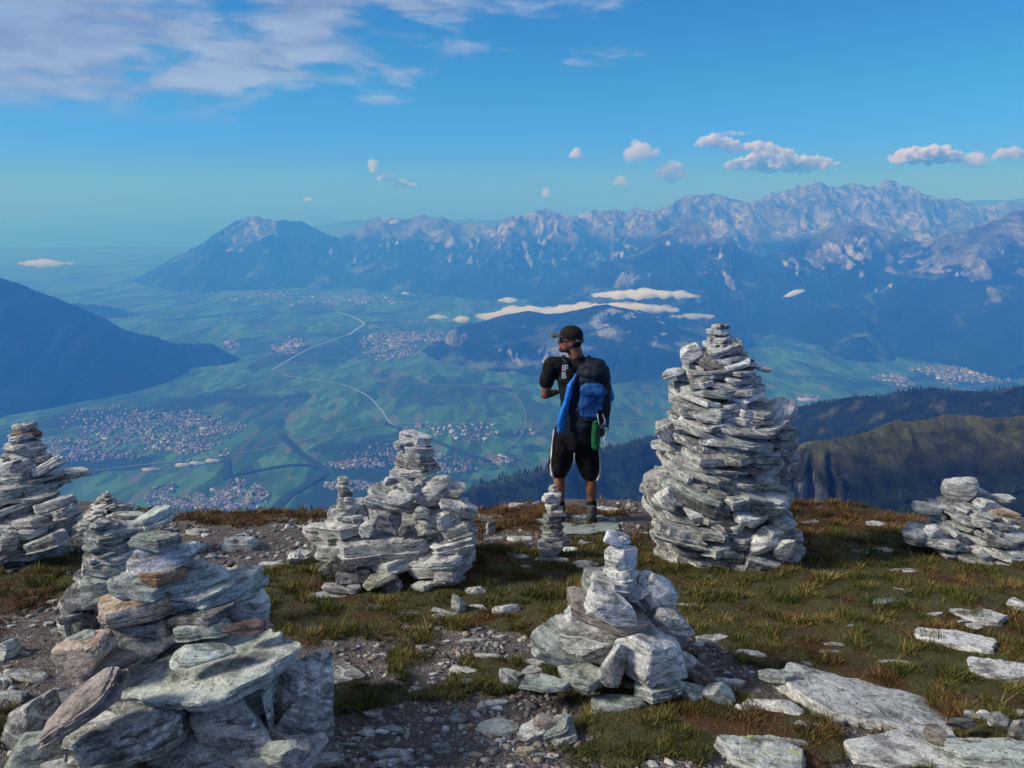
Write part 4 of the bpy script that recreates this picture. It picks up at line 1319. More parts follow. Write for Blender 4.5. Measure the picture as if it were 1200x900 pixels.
# ------------------------------------------------------------------ stones
def stone_mat(name, lo, hi, white=0.35, dark=0.5, spot=None, spotcol=None, rust=0.0, rough=0.85, vein=0.0):
    """schist: layered grey with pale lichen crust, dark pits, veins"""
    m, k, b = mat_new(name)
    tc = k.new('ShaderNodeTexCoord')
    oi = k.new('ShaderNodeObjectInfo')
    off = k.vmath('SCALE', oi.outputs['Random'], 1.0)
    mulr = k.math('MULTIPLY', oi.outputs['Random'], 37.0)
    cmb = k.new('ShaderNodeCombineXYZ')
    k.l.new(mulr, cmb.inputs[0]); k.l.new(mulr, cmb.inputs[1])
    P = k.vmath('ADD', tc.outputs['Object'], cmb.outputs[0])
    flat = k.vmath('MULTIPLY', P, (1, 1, 5.5))
    nl = k.noise(flat, 11, 8, 0.68, 0.6)
    nb = k.noise(P, 5, 3, 0.5)
    nf = k.noise(P, 120, 6, 0.72)
    nm = k.noise(P, 32, 6, 0.7, 0.3)
    base = k.mix(k.smooth(nl, 0.20, 0.62), lo, hi)
    tint = k.math('ADD', k.math('MULTIPLY', oi.outputs['Random'], 0.70), 0.58)
    base = k.mix(1.0, base, tint, 'MULTIPLY')
    base = k.mix(k.smooth(nb, 0.35, 0.7, 0, 0.35), base, k.mix(0.5, base, (0.36, 0.30, 0.20)))
    if rust:
        base = k.mix(k.smooth(k.noise(P, 8, 4, 0.6), 0.45, 0.65, 0, rust), base, (0.30, 0.15, 0.06))
    # pale crusts
    cr = k.math('MULTIPLY', k.smooth(nm, 0.46, 0.58), k.smooth(nb, 0.30, 0.62))
    base = k.mix(k.math('MULTIPLY', cr, white), base, (0.72, 0.73, 0.72))
    # fine salt and pepper grain
    base = k.mix(1.0, base, k.smooth(nf, 0.30, 0.72, 0.62, 1.4), 'MULTIPLY')
    crack = k.smooth(k.noise(flat, 18, 4, 0.6, 1.2), 0.33, 0.38, 0.45, 1.0)
    base = k.mix(1.0, base, crack, 'MULTIPLY')
    # dark pits and lichen specks
    pn_ = k.noise(P, 46, 7, 0.74, 0.4)
    pit = k.math('MULTIPLY', k.smooth(pn_, 0.56, 0.66), k.smooth(k.noise(P, 9, 4, 0.6), 0.38, 0.60))
    mot = k.smooth(k.noise(flat, 7, 7, 0.7, 0.3), 0.36, 0.56, 0.36, 1.22)
    base = k.mix(1.0, base, mot, 'MULTIPLY')
    base = k.mix(k.math('MULTIPLY', pit, dark), base, (0.022, 0.022, 0.024))
    if vein:
        w = k.new('ShaderNodeTexWave', wave_type='BANDS', bands_direction='DIAGONAL')
        w.inputs['Scale'].default_value = 3.2; w.inputs['Distortion'].default_value = 7; w.inputs['Detail'].default_value = 3
        k.l.new(P, w.inputs['Vector'])
        base = k.mix(k.smooth(w.outputs['Fac'], 0.965, 0.99, 0, vein), base, (0.7, 0.69, 0.66))
    if spot:
        sp = k.smooth(k.noise(P, spot, 4, 0.65), 0.55, 0.62)
        base = k.mix(sp, base, spotcol)
    k.l.new(base, b.inputs['Base Color'])
    b.inputs['Roughness'].default_value = rough
    b.inputs['Specular IOR Level'].default_value = 0.35
    bp = k.new('ShaderNodeBump')
    bp.inputs['Strength'].default_value = 1.0
    bp.inputs['Distance'].default_value = 0.010
    h = k.math('ADD', k.math('MULTIPLY', nl, 0.9), k.math('ADD', k.math('MULTIPLY', nm, 0.6), k.math('MULTIPLY', nf, 0.22)))
    h = k.math('ADD', k.math('SUBTRACT', h, k.math('MULTIPLY', pit, 0.25)), k.math('MULTIPLY', crack, 0.35))
    k.l.new(h, bp.inputs['Height'])
    k.l.new(bp.outputs[0], b.inputs['Normal'])
    return m


SM = {
    'grey': stone_mat('grey_schist', (0.19, 0.20, 0.205), (0.42, 0.43, 0.43), 0.55, 0.8, vein=0.6),
    'pale': stone_mat('pale_schist', (0.30, 0.31, 0.31), (0.54, 0.55, 0.54), 0.7, 0.75, vein=0.4),
    'white': stone_mat('white_lichened_stone', (0.40, 0.41, 0.42), (0.70, 0.70, 0.70), 0.8, 0.95),
    'green': stone_mat('green_grey_schist', (0.20, 0.24, 0.225), (0.38, 0.44, 0.41), 0.25, 0.55),
    'mint': stone_mat('pale_green_slab', (0.27, 0.325, 0.30), (0.46, 0.52, 0.48), 0.4, 0.6),
    'dark': stone_mat('dark_slate', (0.045, 0.05, 0.058), (0.16, 0.165, 0.175), 0.4, 0.7),
    'mottled': stone_mat('mottled_dark_stone', (0.13, 0.14, 0.14), (0.34, 0.36, 0.355), 0.8, 1.0),
    'brown': stone_mat('brown_grey_slate', (0.13, 0.11, 0.105), (0.29, 0.25, 0.235), 0.12, 0.35),
    'tan': stone_mat('tan_stone', (0.33, 0.24, 0.15), (0.56, 0.47, 0.36), 0.4, 0.6, rust=0.7),
    'rust': stone_mat('rust_brown_stone', (0.12, 0.065, 0.035), (0.33, 0.20, 0.12), 0.2, 0.6, rust=0.9),
    'purple': stone_mat('purple_slate', (0.05, 0.028, 0.04), (0.15, 0.09, 0.115), 0.05, 0.4),
    'lichen': stone_mat('yellow_lichened_stone', (0.15, 0.17, 0.17), (0.38, 0.41, 0.40), 0.4, 0.9, spot=7.5, spotcol=(0.46, 0.50, 0.16)),
    'lime': stone_mat('lime_lichened_stone', (0.20, 0.22, 0.18), (0.45, 0.47, 0.40), 0.3, 0.5, spot=4, spotcol=(0.42, 0.52, 0.06)),
}

SEED = [1000]


def stone_geo(w, d, t, seed, nth=36, nl=3, rough=1.0, sides=None, blocky=False):
    """one weathered slab: an angular outline, ragged strata round the edge, uneven faces"""
    r = np.random.default_rng(seed)
    th = np.arange(nth) * 2 * pi / nth
    ns = sides or r.integers(4, 8)
    ph = (np.arange(ns) + r.uniform(-0.42, 0.42, ns)) * 2 * pi / ns + r.random() * 6
    dd = r.uniform(0.66, 1.0, ns)
    c = np.cos(th[:, None] - ph[None, :])
    rad = np.where(c > 0.12, dd[None, :] / np.maximum(c, 0.12), 9).min(1)
    rad = np.minimum(rad, 1.15)
    # bring back to a unit half width along x and y
    px = rad * np.cos(th); py = rad * np.sin(th)
    px = px - (px.max() + px.min()) / 2; py = py - (py.max() + py.min()) / 2
    px /= px.max(); py /= py.max()
    s0 = r.random(4) * 50
    jag = 1 + 0.10 * rough * fbm(np.cos(th) * 2.2 + s0[0], np.sin(th) * 2.2 + s0[1], 4, 1, 0.62) + 0.035 * rough * pn(th * 6 + s0[0], th * 0 + s0[1], 3)
    px *= jag; py *= jag
    # strata rings from bottom to top
    zs = np.sort(r.uniform(0.12, 0.88, nl - 1)) if nl > 1 else np.array([])
    zs = np.concatenate([[0.0], zs, [1.0]])
    rings = []
    minwd = min(w, d)
    step = min(0.5, 0.50 * t / minwd)
    wedge = r.uniform(-0.25, 0.25, 2)
    for i in range(nl):
        ins = step * rough * (0.25 + 0.9 * r.random()) * (0.55 + 0.9 * (fbm(np.cos(th) * 1.6 + i * 7 + s0[2], np.sin(th) * 1.6 + s0[3], 3, 5) + 0.35))
        ins = np.clip(ins, 0, 0.4)
        ea = 0.12 if i > 0 else 0.0
        rings.append((ins + (0.35 * step if i == 0 else 0.02 * r.random()), zs[i] + 0.03))
        if not (i == 0 or i == nl - 1):
            pass
        rings.append((ins * 0.85 if i < nl - 1 else ins + 0.12 * step, (zs[i] * 0.25 + zs[i + 1] * 0.75) if i == nl - 1 else zs[i + 1] - 0.03))
    rings.append((rings[-1][0] + 0.22 * step, 1.0))
    V = []
    def ring(insv, z, shrink=1.0):
        k = (1 - insv) * shrink
        x = px * k; y = py * k
        return x, y, z
    allr = []
    for f in (0.33, 0.68):
        allr.append((np.full(nth, rings[0][0]) + 0.04, 0.0, f))
    for insv, z in rings:
        allr.append((insv, z, 1.0))
    for f in (0.72, 0.40):
        allr.append((rings[-1][0] * 1.0, 1.0, f))
    for j, (insv, z, f) in enumerate(allr):
        x, y, _ = ring(insv, z, f)
        zz = np.full(nth, float(z)) - 0.5
        # uneven top and bottom
        u = fbm(x * 1.3 + s0[0], y * 1.3 + s0[1], 4, 8)
        u2 = fbm(x * 1.3 + s0[2], y * 1.3 + s0[3], 4, 9)
        fine = fbm(x * 4.5 + s0[2], y * 4.5 + z * 2, 3, 12)
        amp = 0.15 if not blocky else 0.22
        zz = zz + amp * np.where(z > 0.5, u, u2) * rough + 0.10 * fine * rough
        if f < 1:
            zz = zz + (0.10 if z > 0.5 else -0.10) * (1 - f)
        if blocky:
            pin = 1 - 0.25 * (2 * abs(z - 0.45)) ** 2
            x = x * pin; y = y * pin
        zz = zz * (1 + wedge[0] * x + wedge[1] * y)
        wob = 1 + 0.03 * rough * fbm(np.cos(th) * 4 + z * 5, np.sin(th) * 4 + s0[1], 2, 14)
        V.append(np.stack([x * wob * w / 2, y * wob * d / 2, zz * t], 1))
    n = len(V)
    V = np.concatenate(V)
    V = np.vstack([V, V[:nth].mean(0), V[-nth:].mean(0)])
    i = np.arange(nth); i2 = (i + 1) % nth
    Fq = []
    for j in range(n - 1):
        a = j * nth
        Fq.append(np.stack([a + i, a + i2, a + nth + i2], 1))
        Fq.append(np.stack([a + i, a + nth + i2, a + nth + i], 1))
    c0 = n * nth; c1 = c0 + 1
    Fq.append(np.stack([i2, i, np.full(nth, c0)], 1))
    a = (n - 1) * nth
    Fq.append(np.stack([a + i, a + i2, np.full(nth, c1)], 1))
    return V, np.concatenate(Fq)


def block_geo(w, d, t, seed, nth=36, rough=1.0):
    """a broken block: a convex solid cut by random planes, with chipped, grained faces"""
    r = np.random.default_rng(seed)
    nlat = max(9, nth // 2)
    th = np.arange(nth) * 2 * pi / nth
    la = np.linspace(-pi / 2, pi / 2, nlat + 2)[1:-1]
    D = np.stack([np.cos(la)[:, None] * np.cos(th)[None], np.cos(la)[:, None] * np.sin(th)[None], np.sin(la)[:, None] + 0 * th[None]], -1).reshape(-1, 3)
    D = np.vstack([D, [[0, 0, -1]], [[0, 0, 1]]])
    # sample the solid more evenly towards its edges
    npl = r.integers(9, 14)
    Nn = r.standard_normal((npl, 3)); Nn /= np.linalg.norm(Nn, axis=1)[:, None]
    Nn = np.vstack([Nn, [[0.1, 0.05, 1]], [[-0.1, 0.1, -1]], [[1, 0.2, .1]], [[-1, .1, .2]], [[0.1, -1, .2]], [[0, 1, 0]]])
    Nn += 0.18 * r.standard_normal(Nn.shape)
    Nn /= np.linalg.norm(Nn, axis=1)[:, None]
    dd = r.uniform(0.62, 0.95, len(Nn))
    c = np.clip(D @ Nn.T, 0, None) / dd[None]
    rad = (c ** 46).sum(1) ** (-1 / 46.0)
    V = D * rad[:, None]
    V -= (V.max(0) + V.min(0)) / 2; V /= V.max(0)
    s = r.random(3) * 40
    n1 = fbm(V[:, 0] * 1.9 + s[0] + V[:, 2], V[:, 1] * 1.9 + s[1] - V[:, 2], 4, 21, .6)
    n2 = ridged(V[:, 0] * 2.6 + s[1] + .5 * V[:, 1], V[:, 2] * 3.4 + s[2], 3, 23)
    V = V * (1 + rough * (0.055 * n1 - 0.05 * (n2 - .4)))[:, None]
    V = V * np.array([w, d, t]) / 2
    i = np.arange(nth); i2 = (i + 1) % nth
    Fq = []
    for j in range(nlat - 1):
        a = j * nth
        Fq.append(np.stack([a + i, a + i2, a + nth + i2], 1)); Fq.append(np.stack([a + i, a + nth + i2, a + nth + i], 1))
    c0 = nlat * nth
    Fq.append(np.stack([i2, i, np.full(nth, c0)], 1))
    a = (nlat - 1) * nth
    Fq.append(np.stack([a + i, a + i2, np.full(nth, c0 + 1)], 1))
    return V, np.concatenate(Fq)


def stone(pos, w, d, t, mat='grey', yaw=0.0, pitch=0.0, roll=0.0, parent=None, name='stone', nth=36, nl=3, rough=1.0, blocky=None, seed=None, label=None):
    """pos = centre; roll turns in the picture plane (right side up), pitch tips the top towards the viewer"""
    SEED[0] += 1
    sd = seed or SEED[0]
    if blocky is None: blocky = t > 0.50 * min(w, d)
    V, Fc = block_geo(w, d, t, sd, nth, rough) if blocky else stone_geo(w, d, t, sd, nth, nl, rough, None, False)
    o = mesh_np(name, V, Fc, SM[mat], True, None, parent)
    try:
        o.data.set_sharp_from_angle(angle=R(27))
    except Exception:
        pass
    rot = Euler((0, 0, 0)).to_matrix()
    rot = Matrix.Rotation(-roll, 3, 'Y') @ Matrix.Rotation(pitch, 3, 'X') @ Matrix.Rotation(yaw, 3, 'Z')
    M = Matrix.Translation(Vector(pos)) @ rot.to_4x4()
    if parent is not None:
        o.matrix_basis = parent.matrix_basis.inverted() @ M
    else:
        o.matrix_basis = M
    if label: o['label'] = label
    return o


def S(parent, u, v, wp, hp, mat, Yf, roll=0, pitch=0, top=False, yaw=None, nth=36, nl=None, dep=None, rough=1.0, label=None, thick=None):
    """a stone seen centred on photograph pixel (u, v), wp x hp pixels large, its face at forward distance Yf"""
    r = random.Random(SEED[0] * 7 + 3)
    p = at(u, v, Yf)
    pm = px_m(p)
    w, h = wp * pm, hp * pm
    phi = PITCH + math.atan((v - 450) / F)
    roll_, pitch_ = R(roll), R(pitch)
    if top:
        t = (thick if thick else 0.42) * h / cos(phi)
        d = min(max(0.62 * h / sin(phi), 0.4 * w), 1.1 * w) if dep is None else dep * w
        off = 0.0
    else:
        t = 0.98 * h / cos(phi)
        d = (0.72 if dep is None else dep) * w
        if hp > 0.5 * wp: d = max(d, 0.8 * w)
        off = d * 0.42
        t = max(t - 0.18 * d * sin(phi) * min(1, hp / (0.35 * wp)), 0.55 * h)
    pos = Vector(p) + Vector((0, off, 0))
    if yaw is None: yaw = r.uniform(-12, 12)
    if nl is None: nl = 2 if hp < 9 else (3 if hp < 26 else 4)
    return stone(pos, w * 1.06, d, t, mat, R(yaw), pitch_, roll_, parent, nth=nth, nl=nl, rough=rough, label=label)


def stack(parent, items, Yc, vtop, vbase, Rb, nth=36):
    for it in items:
        u, v, w, h, mat = it[:5]
        kw = it[5] if len(it) > 5 else {}
        kw = dict(kw)
        dy = kw.pop('dy', 0.0)
        Yf = Yc - Rb * min(1.1, max(0, (v - vtop) / (vbase - vtop))) + dy
        S(parent, u, v, w, h, mat, Yf, nth=kw.pop('nth', nth), **kw)


def pick(r, weights):
    t = r.random() * sum(w for _, w in weights)
    for m, w in weights:
        t -= w
        if t <= 0: return m
    return weights[-1][0]


WG = [('grey', 5), ('pale', 3), ('mottled', 2), ('green', 1.2), ('dark', 0.7), ('white', 0.8), ('brown', 0.4)]


def cairn_rows(parent, rows, Yc, tpx, wpx, seed, weights=WG, depth=1.0, rollf=None, nth=30, jut=0.10, a0=-200, a1=20, overlap=1.25, core=True):
    """pile stones course by course inside a silhouette given as rows (v, left, right)"""
    r = random.Random(seed)
    rows = sorted(rows, key=lambda q: -q[0])
    vb, vt = rows[0][0], rows[-1][0]
    vs = [q[0] for q in rows][::-1]; Ls = [q[1] for q in rows][::-1]; Rs = [q[2] for q in rows][::-1]
    v = vb
    while v > vt:
        tp = r.uniform(*tpx) * (0.55 + 0.45 * (v - vt) / (vb - vt))
        vm = v - tp / 2
        uL, uR = np.interp(vm, vs, Ls), np.interp(vm, vs, Rs)
        uc = (uL + uR) / 2
        c = Vector(at(uc, vm, Yc)); pm = px_m(c)
        Rr = (uR - uL) / 2 * pm * 0.93
        t = tp * pm / cos(R(24))
        roll0 = rollf(vm) if rollf else 0
        if core:  # inner slabs, mostly dark so their colour deepens the shade in the gaps
            stone(c + Vector((0, 0.10 * Rr, 0)), 1.15 * Rr, 1.1 * Rr * depth, t * 1.0, pick(r, [('dark', 2), ('grey', 1)]), r.uniform(-.5, .5), r.uniform(-.05, .05), R(roll0) + r.uniform(-.06, .06), parent, nth=nth, nl=3)
        a = a0 + r.uniform(0, 30)
        while a < a1 and Rr > 0.045:
            wq = r.uniform(*wpx) * pm * (0.6 + 0.4 * min(1, (v - vt) / 60))
            wq = min(wq, 1.25 * Rr)
            dq = wq * r.uniform(0.6, 0.95)
            tq = t * r.choice((0.45, 0.6, 0.75, 0.9, 1.2))
            ra = R(a)
            rc = max(Rr - dq * 0.46 + jut * r.uniform(-1.1, 1.0) * Rr, Rr * 0.2)
            zj = r.uniform(-0.45, 0.45) * t
            P = c + Vector((cos(ra) * rc, sin(ra) * rc * depth, zj - (cos(ra) * rc) * 0))
            roll = R(roll0 + r.uniform(-13, 13))
            P.z += cos(ra) * rc * math.tan(R(roll0)) * 0.8
            tiltx = r.uniform(-8, 8) + (6 if r.random() < .3 else 0)
            stone(P, wq, dq, tq, pick(r, weights), ra + pi / 2 + r.uniform(-.35, .35), R(tiltx), roll, parent, nth=nth, nl=3 if tq * 1 > 8 * pm else 2)
            a += math.degrees(2 * math.asin(min(0.95, wq / 2 / max(Rr, 1e-3)))) / overlap * r.uniform(0.95, 1.3)
        v -= tp * 0.92


T = dict(top=True)


def build_cairns():
    # ---- the tall cairn right of the person
    g = ground_hit(850, 664)
    c = root_at('stone_cairn', (g[0], 5.35, g[2]), 'tallest cairn of stacked grey slabs, as high as the person standing beside it', 'cairn', 'stone cairns built on the summit')
    rows = [(384, 838, 852), (398, 826, 860), (412, 810, 878), (426, 804, 886), (440, 788, 888), (460, 784, 900), (478, 780, 918), (500, 773, 934), (520, 766, 936), (545, 760, 926), (565, 757, 926), (585, 750, 932), (605, 751, 937), (625, 756, 937), (645, 760, 935), (668, 772, 924)]
    cairn_rows(c, rows, 5.35, (8, 14), (30, 74), 5, rollf=lambda v: (-9 if v > 520 else (-4 if v > 470 else 2)), nth=32, depth=1.0, jut=0.10)
    stack(c, [(846, 384, 24, 5, 'grey'), (838, 389, 20, 6, 'pale'), (849, 402, 24, 18, 'pale', dict(dep=.5)), (812, 415, 26, 24, 'pale', dict(roll=20)), (834, 424, 18, 12, 'tan'), (879, 428, 16, 16, 'purple'), (894, 433, 20, 9, 'white', dict(roll=-6)),
              (840, 446, 70, 9, 'pale', dict(roll=-2)), (790, 440, 30, 12, 'pale', dict(roll=14)), (870, 455, 36, 14, 'pale', dict(roll=-38)), (918, 490, 46, 34, 'pale', dict(roll=52)), (918, 527, 34, 26, 'pale', dict(roll=8)), (902, 552, 38, 24, 'pale', dict(roll=30)),
              (826, 508, 60, 15, 'pale', dict(roll=-14)), (866, 540, 66, 34, 'grey', dict(roll=24)), (786, 510, 26, 26, 'mottled', dict(roll=-50)), (846, 570, 120, 20, 'grey', dict(roll=-15)), (900, 592, 70, 20, 'white', dict(roll=-8)), (815, 606, 30, 16, 'white', dict(roll=-16)),
              (852, 627, 46, 13, 'pale', dict(roll=8)), (896, 642, 36, 28, 'white', dict(roll=10)), (920, 646, 24, 28, 'pale'), (800, 632, 66, 20, 'grey', dict(roll=-12)), (845, 651, 42, 14, 'green'), (782, 588, 24, 30, 'white', dict(roll=-45))],
          5.35, 384, 668, 0.60)
    # ---- cairn at the left edge
    g = ground_hit(30, 655)
    c = root_at('stone_cairn', (g[0], 5.35, g[2]), 'cairn of thin grey slabs cut off by the left edge of the picture', 'cairn', 'stone cairns built on the summit')
    rows = [(512, 10, 40), (520, 6, 46), (538, 4, 50), (548, -14, 62), (565, -26, 74), (585, -30, 82), (600, -32, 86), (620, -36, 86), (640, -38, 84), (656, -36, 78)]
    cairn_rows(c, rows, 5.35, (8, 13), (30, 66), 15, nth=30, weights=[('grey', 5), ('pale', 4), ('green', 1), ('mottled', 1.5), ('dark', .5)], rollf=lambda v: 8 if v > 560 else 3, jut=0.16)
    stack(c, [(22, 504, 30, 10, 'pale', dict(roll=9)), (26, 512, 32, 9, 'rust', dict(roll=-4)), (14, 523, 22, 9, 'pale', dict(roll=8)), (36, 523, 20, 8, 'pale', dict(roll=5)), (26, 532, 42, 12, 'grey', dict(roll=4)), (44, 540, 26, 8, 'grey', dict(roll=12)), (12, 552, 50, 26, 'pale', dict(roll=22)),
              (50, 550, 42, 13, 'pale', dict(roll=26)), (80, 558, 36, 8, 'pale', dict(roll=-2, dy=.25)), (25, 587, 60, 7, 'pale'), (60, 596, 46, 14, 'grey', dict(roll=16)), (24, 616, 60, 12, 'grey', dict(roll=6)), (66, 606, 44, 14, 'grey', dict(roll=14)), (48, 640, 56, 14, 'pale', dict(roll=18)), (8, 636, 22, 26, 'white'), (32, 628, 32, 11, 'pale', dict(roll=4))],
          5.35, 504, 656, 0.5)
    # ---- small rubble cairn behind it
    g = ground_hit(130, 606)
    c = root_at('stone_cairn', (g[0], 6.5, g[2]), 'low cairn of small rubble on the ridge edge just right of the left edge cairn', 'cairn', 'stone cairns built on the summit')
    cairn_rows(c, [(577, 119, 130), (588, 110, 142), (600, 98, 160), (612, 90, 178), (624, 84, 186)], 6.4, (4, 7), (12, 30), 25, nth=20, weights=[('grey', 5), ('pale', 5), ('white', 1)], jut=.2)
    S(c, 152, 604, 36, 12, 'pale', 6.1, roll=-6, top=True)
    # ---- cairn half hidden behind the front left one
    g = ground_hit(112, 735)
    c = root_at('stone_cairn', (g[0], 3.75, g[2]), 'dark low cairn partly hidden behind the front left cairn', 'cairn', 'stone cairns built on the summit')
    cairn_rows(c, [(612, 106, 138), (630, 100, 150), (650, 98, 156), (680, 90, 166), (710, 74, 172), (740, 66, 176)], 3.75, (10, 18), (30, 62), 35, nth=30, weights=[('grey', 4), ('green', 3), ('dark', 2), ('mottled', 2)], rollf=lambda v: -6)
    stack(c, [(126, 629, 60, 14, 'mottled', dict(roll=-3)), (108, 644, 28, 13, 'pale'), (131, 646, 48, 10, 'grey', dict(roll=6)), (122, 658, 62, 14, 'grey', dict(roll=-4)), (121, 674, 48, 20, 'green', dict(roll=-8)), (110, 692, 42, 24, 'green', dict(roll=-8)), (98, 708, 34, 22, 'mottled'), (80, 716, 28, 16, 'dark'), (78, 728, 30, 10, 'dark', dict(roll=4))],
          3.75, 612, 740, 0.3)
    # ---- big cairn in the front left corner
    g = ground_hit(200, 898)
    c = root_at('stone_cairn', (-0.85, 2.35, g[2]), 'largest foreground cairn, with a wide pale green slab, in the lower left corner', 'cairn', 'stone cairns built on the summit')
    N = dict(nth=56)
    hero = [
        (173, 613, 54, 15, 'green', dict(roll=17, pitch=6, dy=.02)), (182, 633, 64, 27, 'green', dict(roll=4, top=True)),
        (182, 659, 82, 34, 'white', dict(roll=9, dep=.6)), (180, 680, 70, 15, 'rust', dict(roll=5)), (216, 676, 42, 22, 'green', dict(roll=6, dy=.08)),
        (159, 697, 72, 27, 'green', dict(roll=-3)), (225, 690, 70, 27, 'green', dict(roll=2, dy=.05)), (222, 707, 60, 15, 'grey', dict(roll=3, dy=.04)),
        (149, 725, 108, 30, 'tan', dict(roll=7, dep=.75)), (129, 711, 22, 14, 'dark', dict(top=True, dy=.06)),
        (245, 712, 112, 34, 'green', dict(roll=16, dy=.05)), (229, 733, 78, 12, 'dark', dict(roll=8)), (231, 745, 70, 17, 'green', dict(roll=7)),
        (284, 716, 56, 52, 'pale', dict(roll=-20, dy=.16)), (290, 735, 56, 19, 'purple', dict(roll=3, top=True, dy=-.03, thick=.6)),
        (156, 759, 92, 48, 'mottled', dict(roll=-4, dy=.04)), (238, 768, 78, 32, 'green', dict(roll=3, top=True, dy=-.10, thick=.55)),
        (238, 786, 232, 100, 'mint', dict(roll=11, pitch=3, top=True, nth=110, thick=.16, dep=.62, yaw=0, rough=1.2)),
        (96, 752, 38, 28, 'green', dict(top=True, roll=10, dy=-.06)), (92, 777, 64, 44, 'tan', dict(roll=14, dy=-.10)), (113, 794, 80, 22, 'brown', dict(roll=10, dy=-.08)),
        (96, 828, 128, 40, 'brown', dict(roll=36, pitch=14, top=True, dy=-.20, thick=.4, dep=.5)),
        (222, 824, 160, 26, 'grey', dict(roll=9, dy=.03)), (248, 842, 160, 26, 'green', dict(roll=12, dy=.02)),
        (268, 868, 104, 62, 'pale', dict(roll=17, dy=-.05, dep=.6)), (350, 826, 70, 76, 'mottled', dict(roll=-14, dy=.10)), (352, 862, 66, 42, 'mottled', dict(roll=-20, dy=0)),
        (330, 880, 50, 34, 'green', dict(roll=22, dy=-.12, top=True)), (310, 830, 10, 64, 'pale', dict(roll=4, dy=-.02, dep=2.5)),
        (26, 856, 76, 40, 'grey', dict(roll=34, dy=-.02)), (112, 862, 96, 34, 'white', dict(roll=12, dy=-.10)), (160, 872, 70, 34, 'grey', dict(roll=20, dy=-.05)),
        (122, 892, 160, 46, 'mottled', dict(roll=9, dy=-.15)), (30, 896, 96, 40, 'green', dict(roll=8, dy=-.10)), (200, 884, 46, 46, 'dark', dict(dy=.1)),
        (215, 910, 90, 40, 'mottled', dict(dy=-.05)), (320, 908, 110, 34, 'grey', dict(roll=4, dy=-.08)), (380, 896, 40, 24, 'lichen', dict(dy=0)), (366, 884, 50, 36, 'dark', dict(dy=.12)),
        (60, 925, 150, 50, 'grey', dict(dy=-.1)), (250, 930, 180, 40, 'grey', dict(dy=-.05)),
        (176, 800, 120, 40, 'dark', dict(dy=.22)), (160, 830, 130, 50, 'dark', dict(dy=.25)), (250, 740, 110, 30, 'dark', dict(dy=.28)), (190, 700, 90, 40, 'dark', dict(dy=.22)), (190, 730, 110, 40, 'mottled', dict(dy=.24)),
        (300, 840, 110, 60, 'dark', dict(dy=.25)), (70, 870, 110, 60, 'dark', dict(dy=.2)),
    ]
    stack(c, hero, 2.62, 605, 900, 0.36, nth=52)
    # ---- twin cairn left of centre
    g = ground_hit(455, 704)
    c = root_at('stone_cairn', (g[0], 4.6, g[2]), 'broad cairn left of centre with a patch of lime yellow lichen at its foot', 'cairn', 'stone cairns built on the summit')
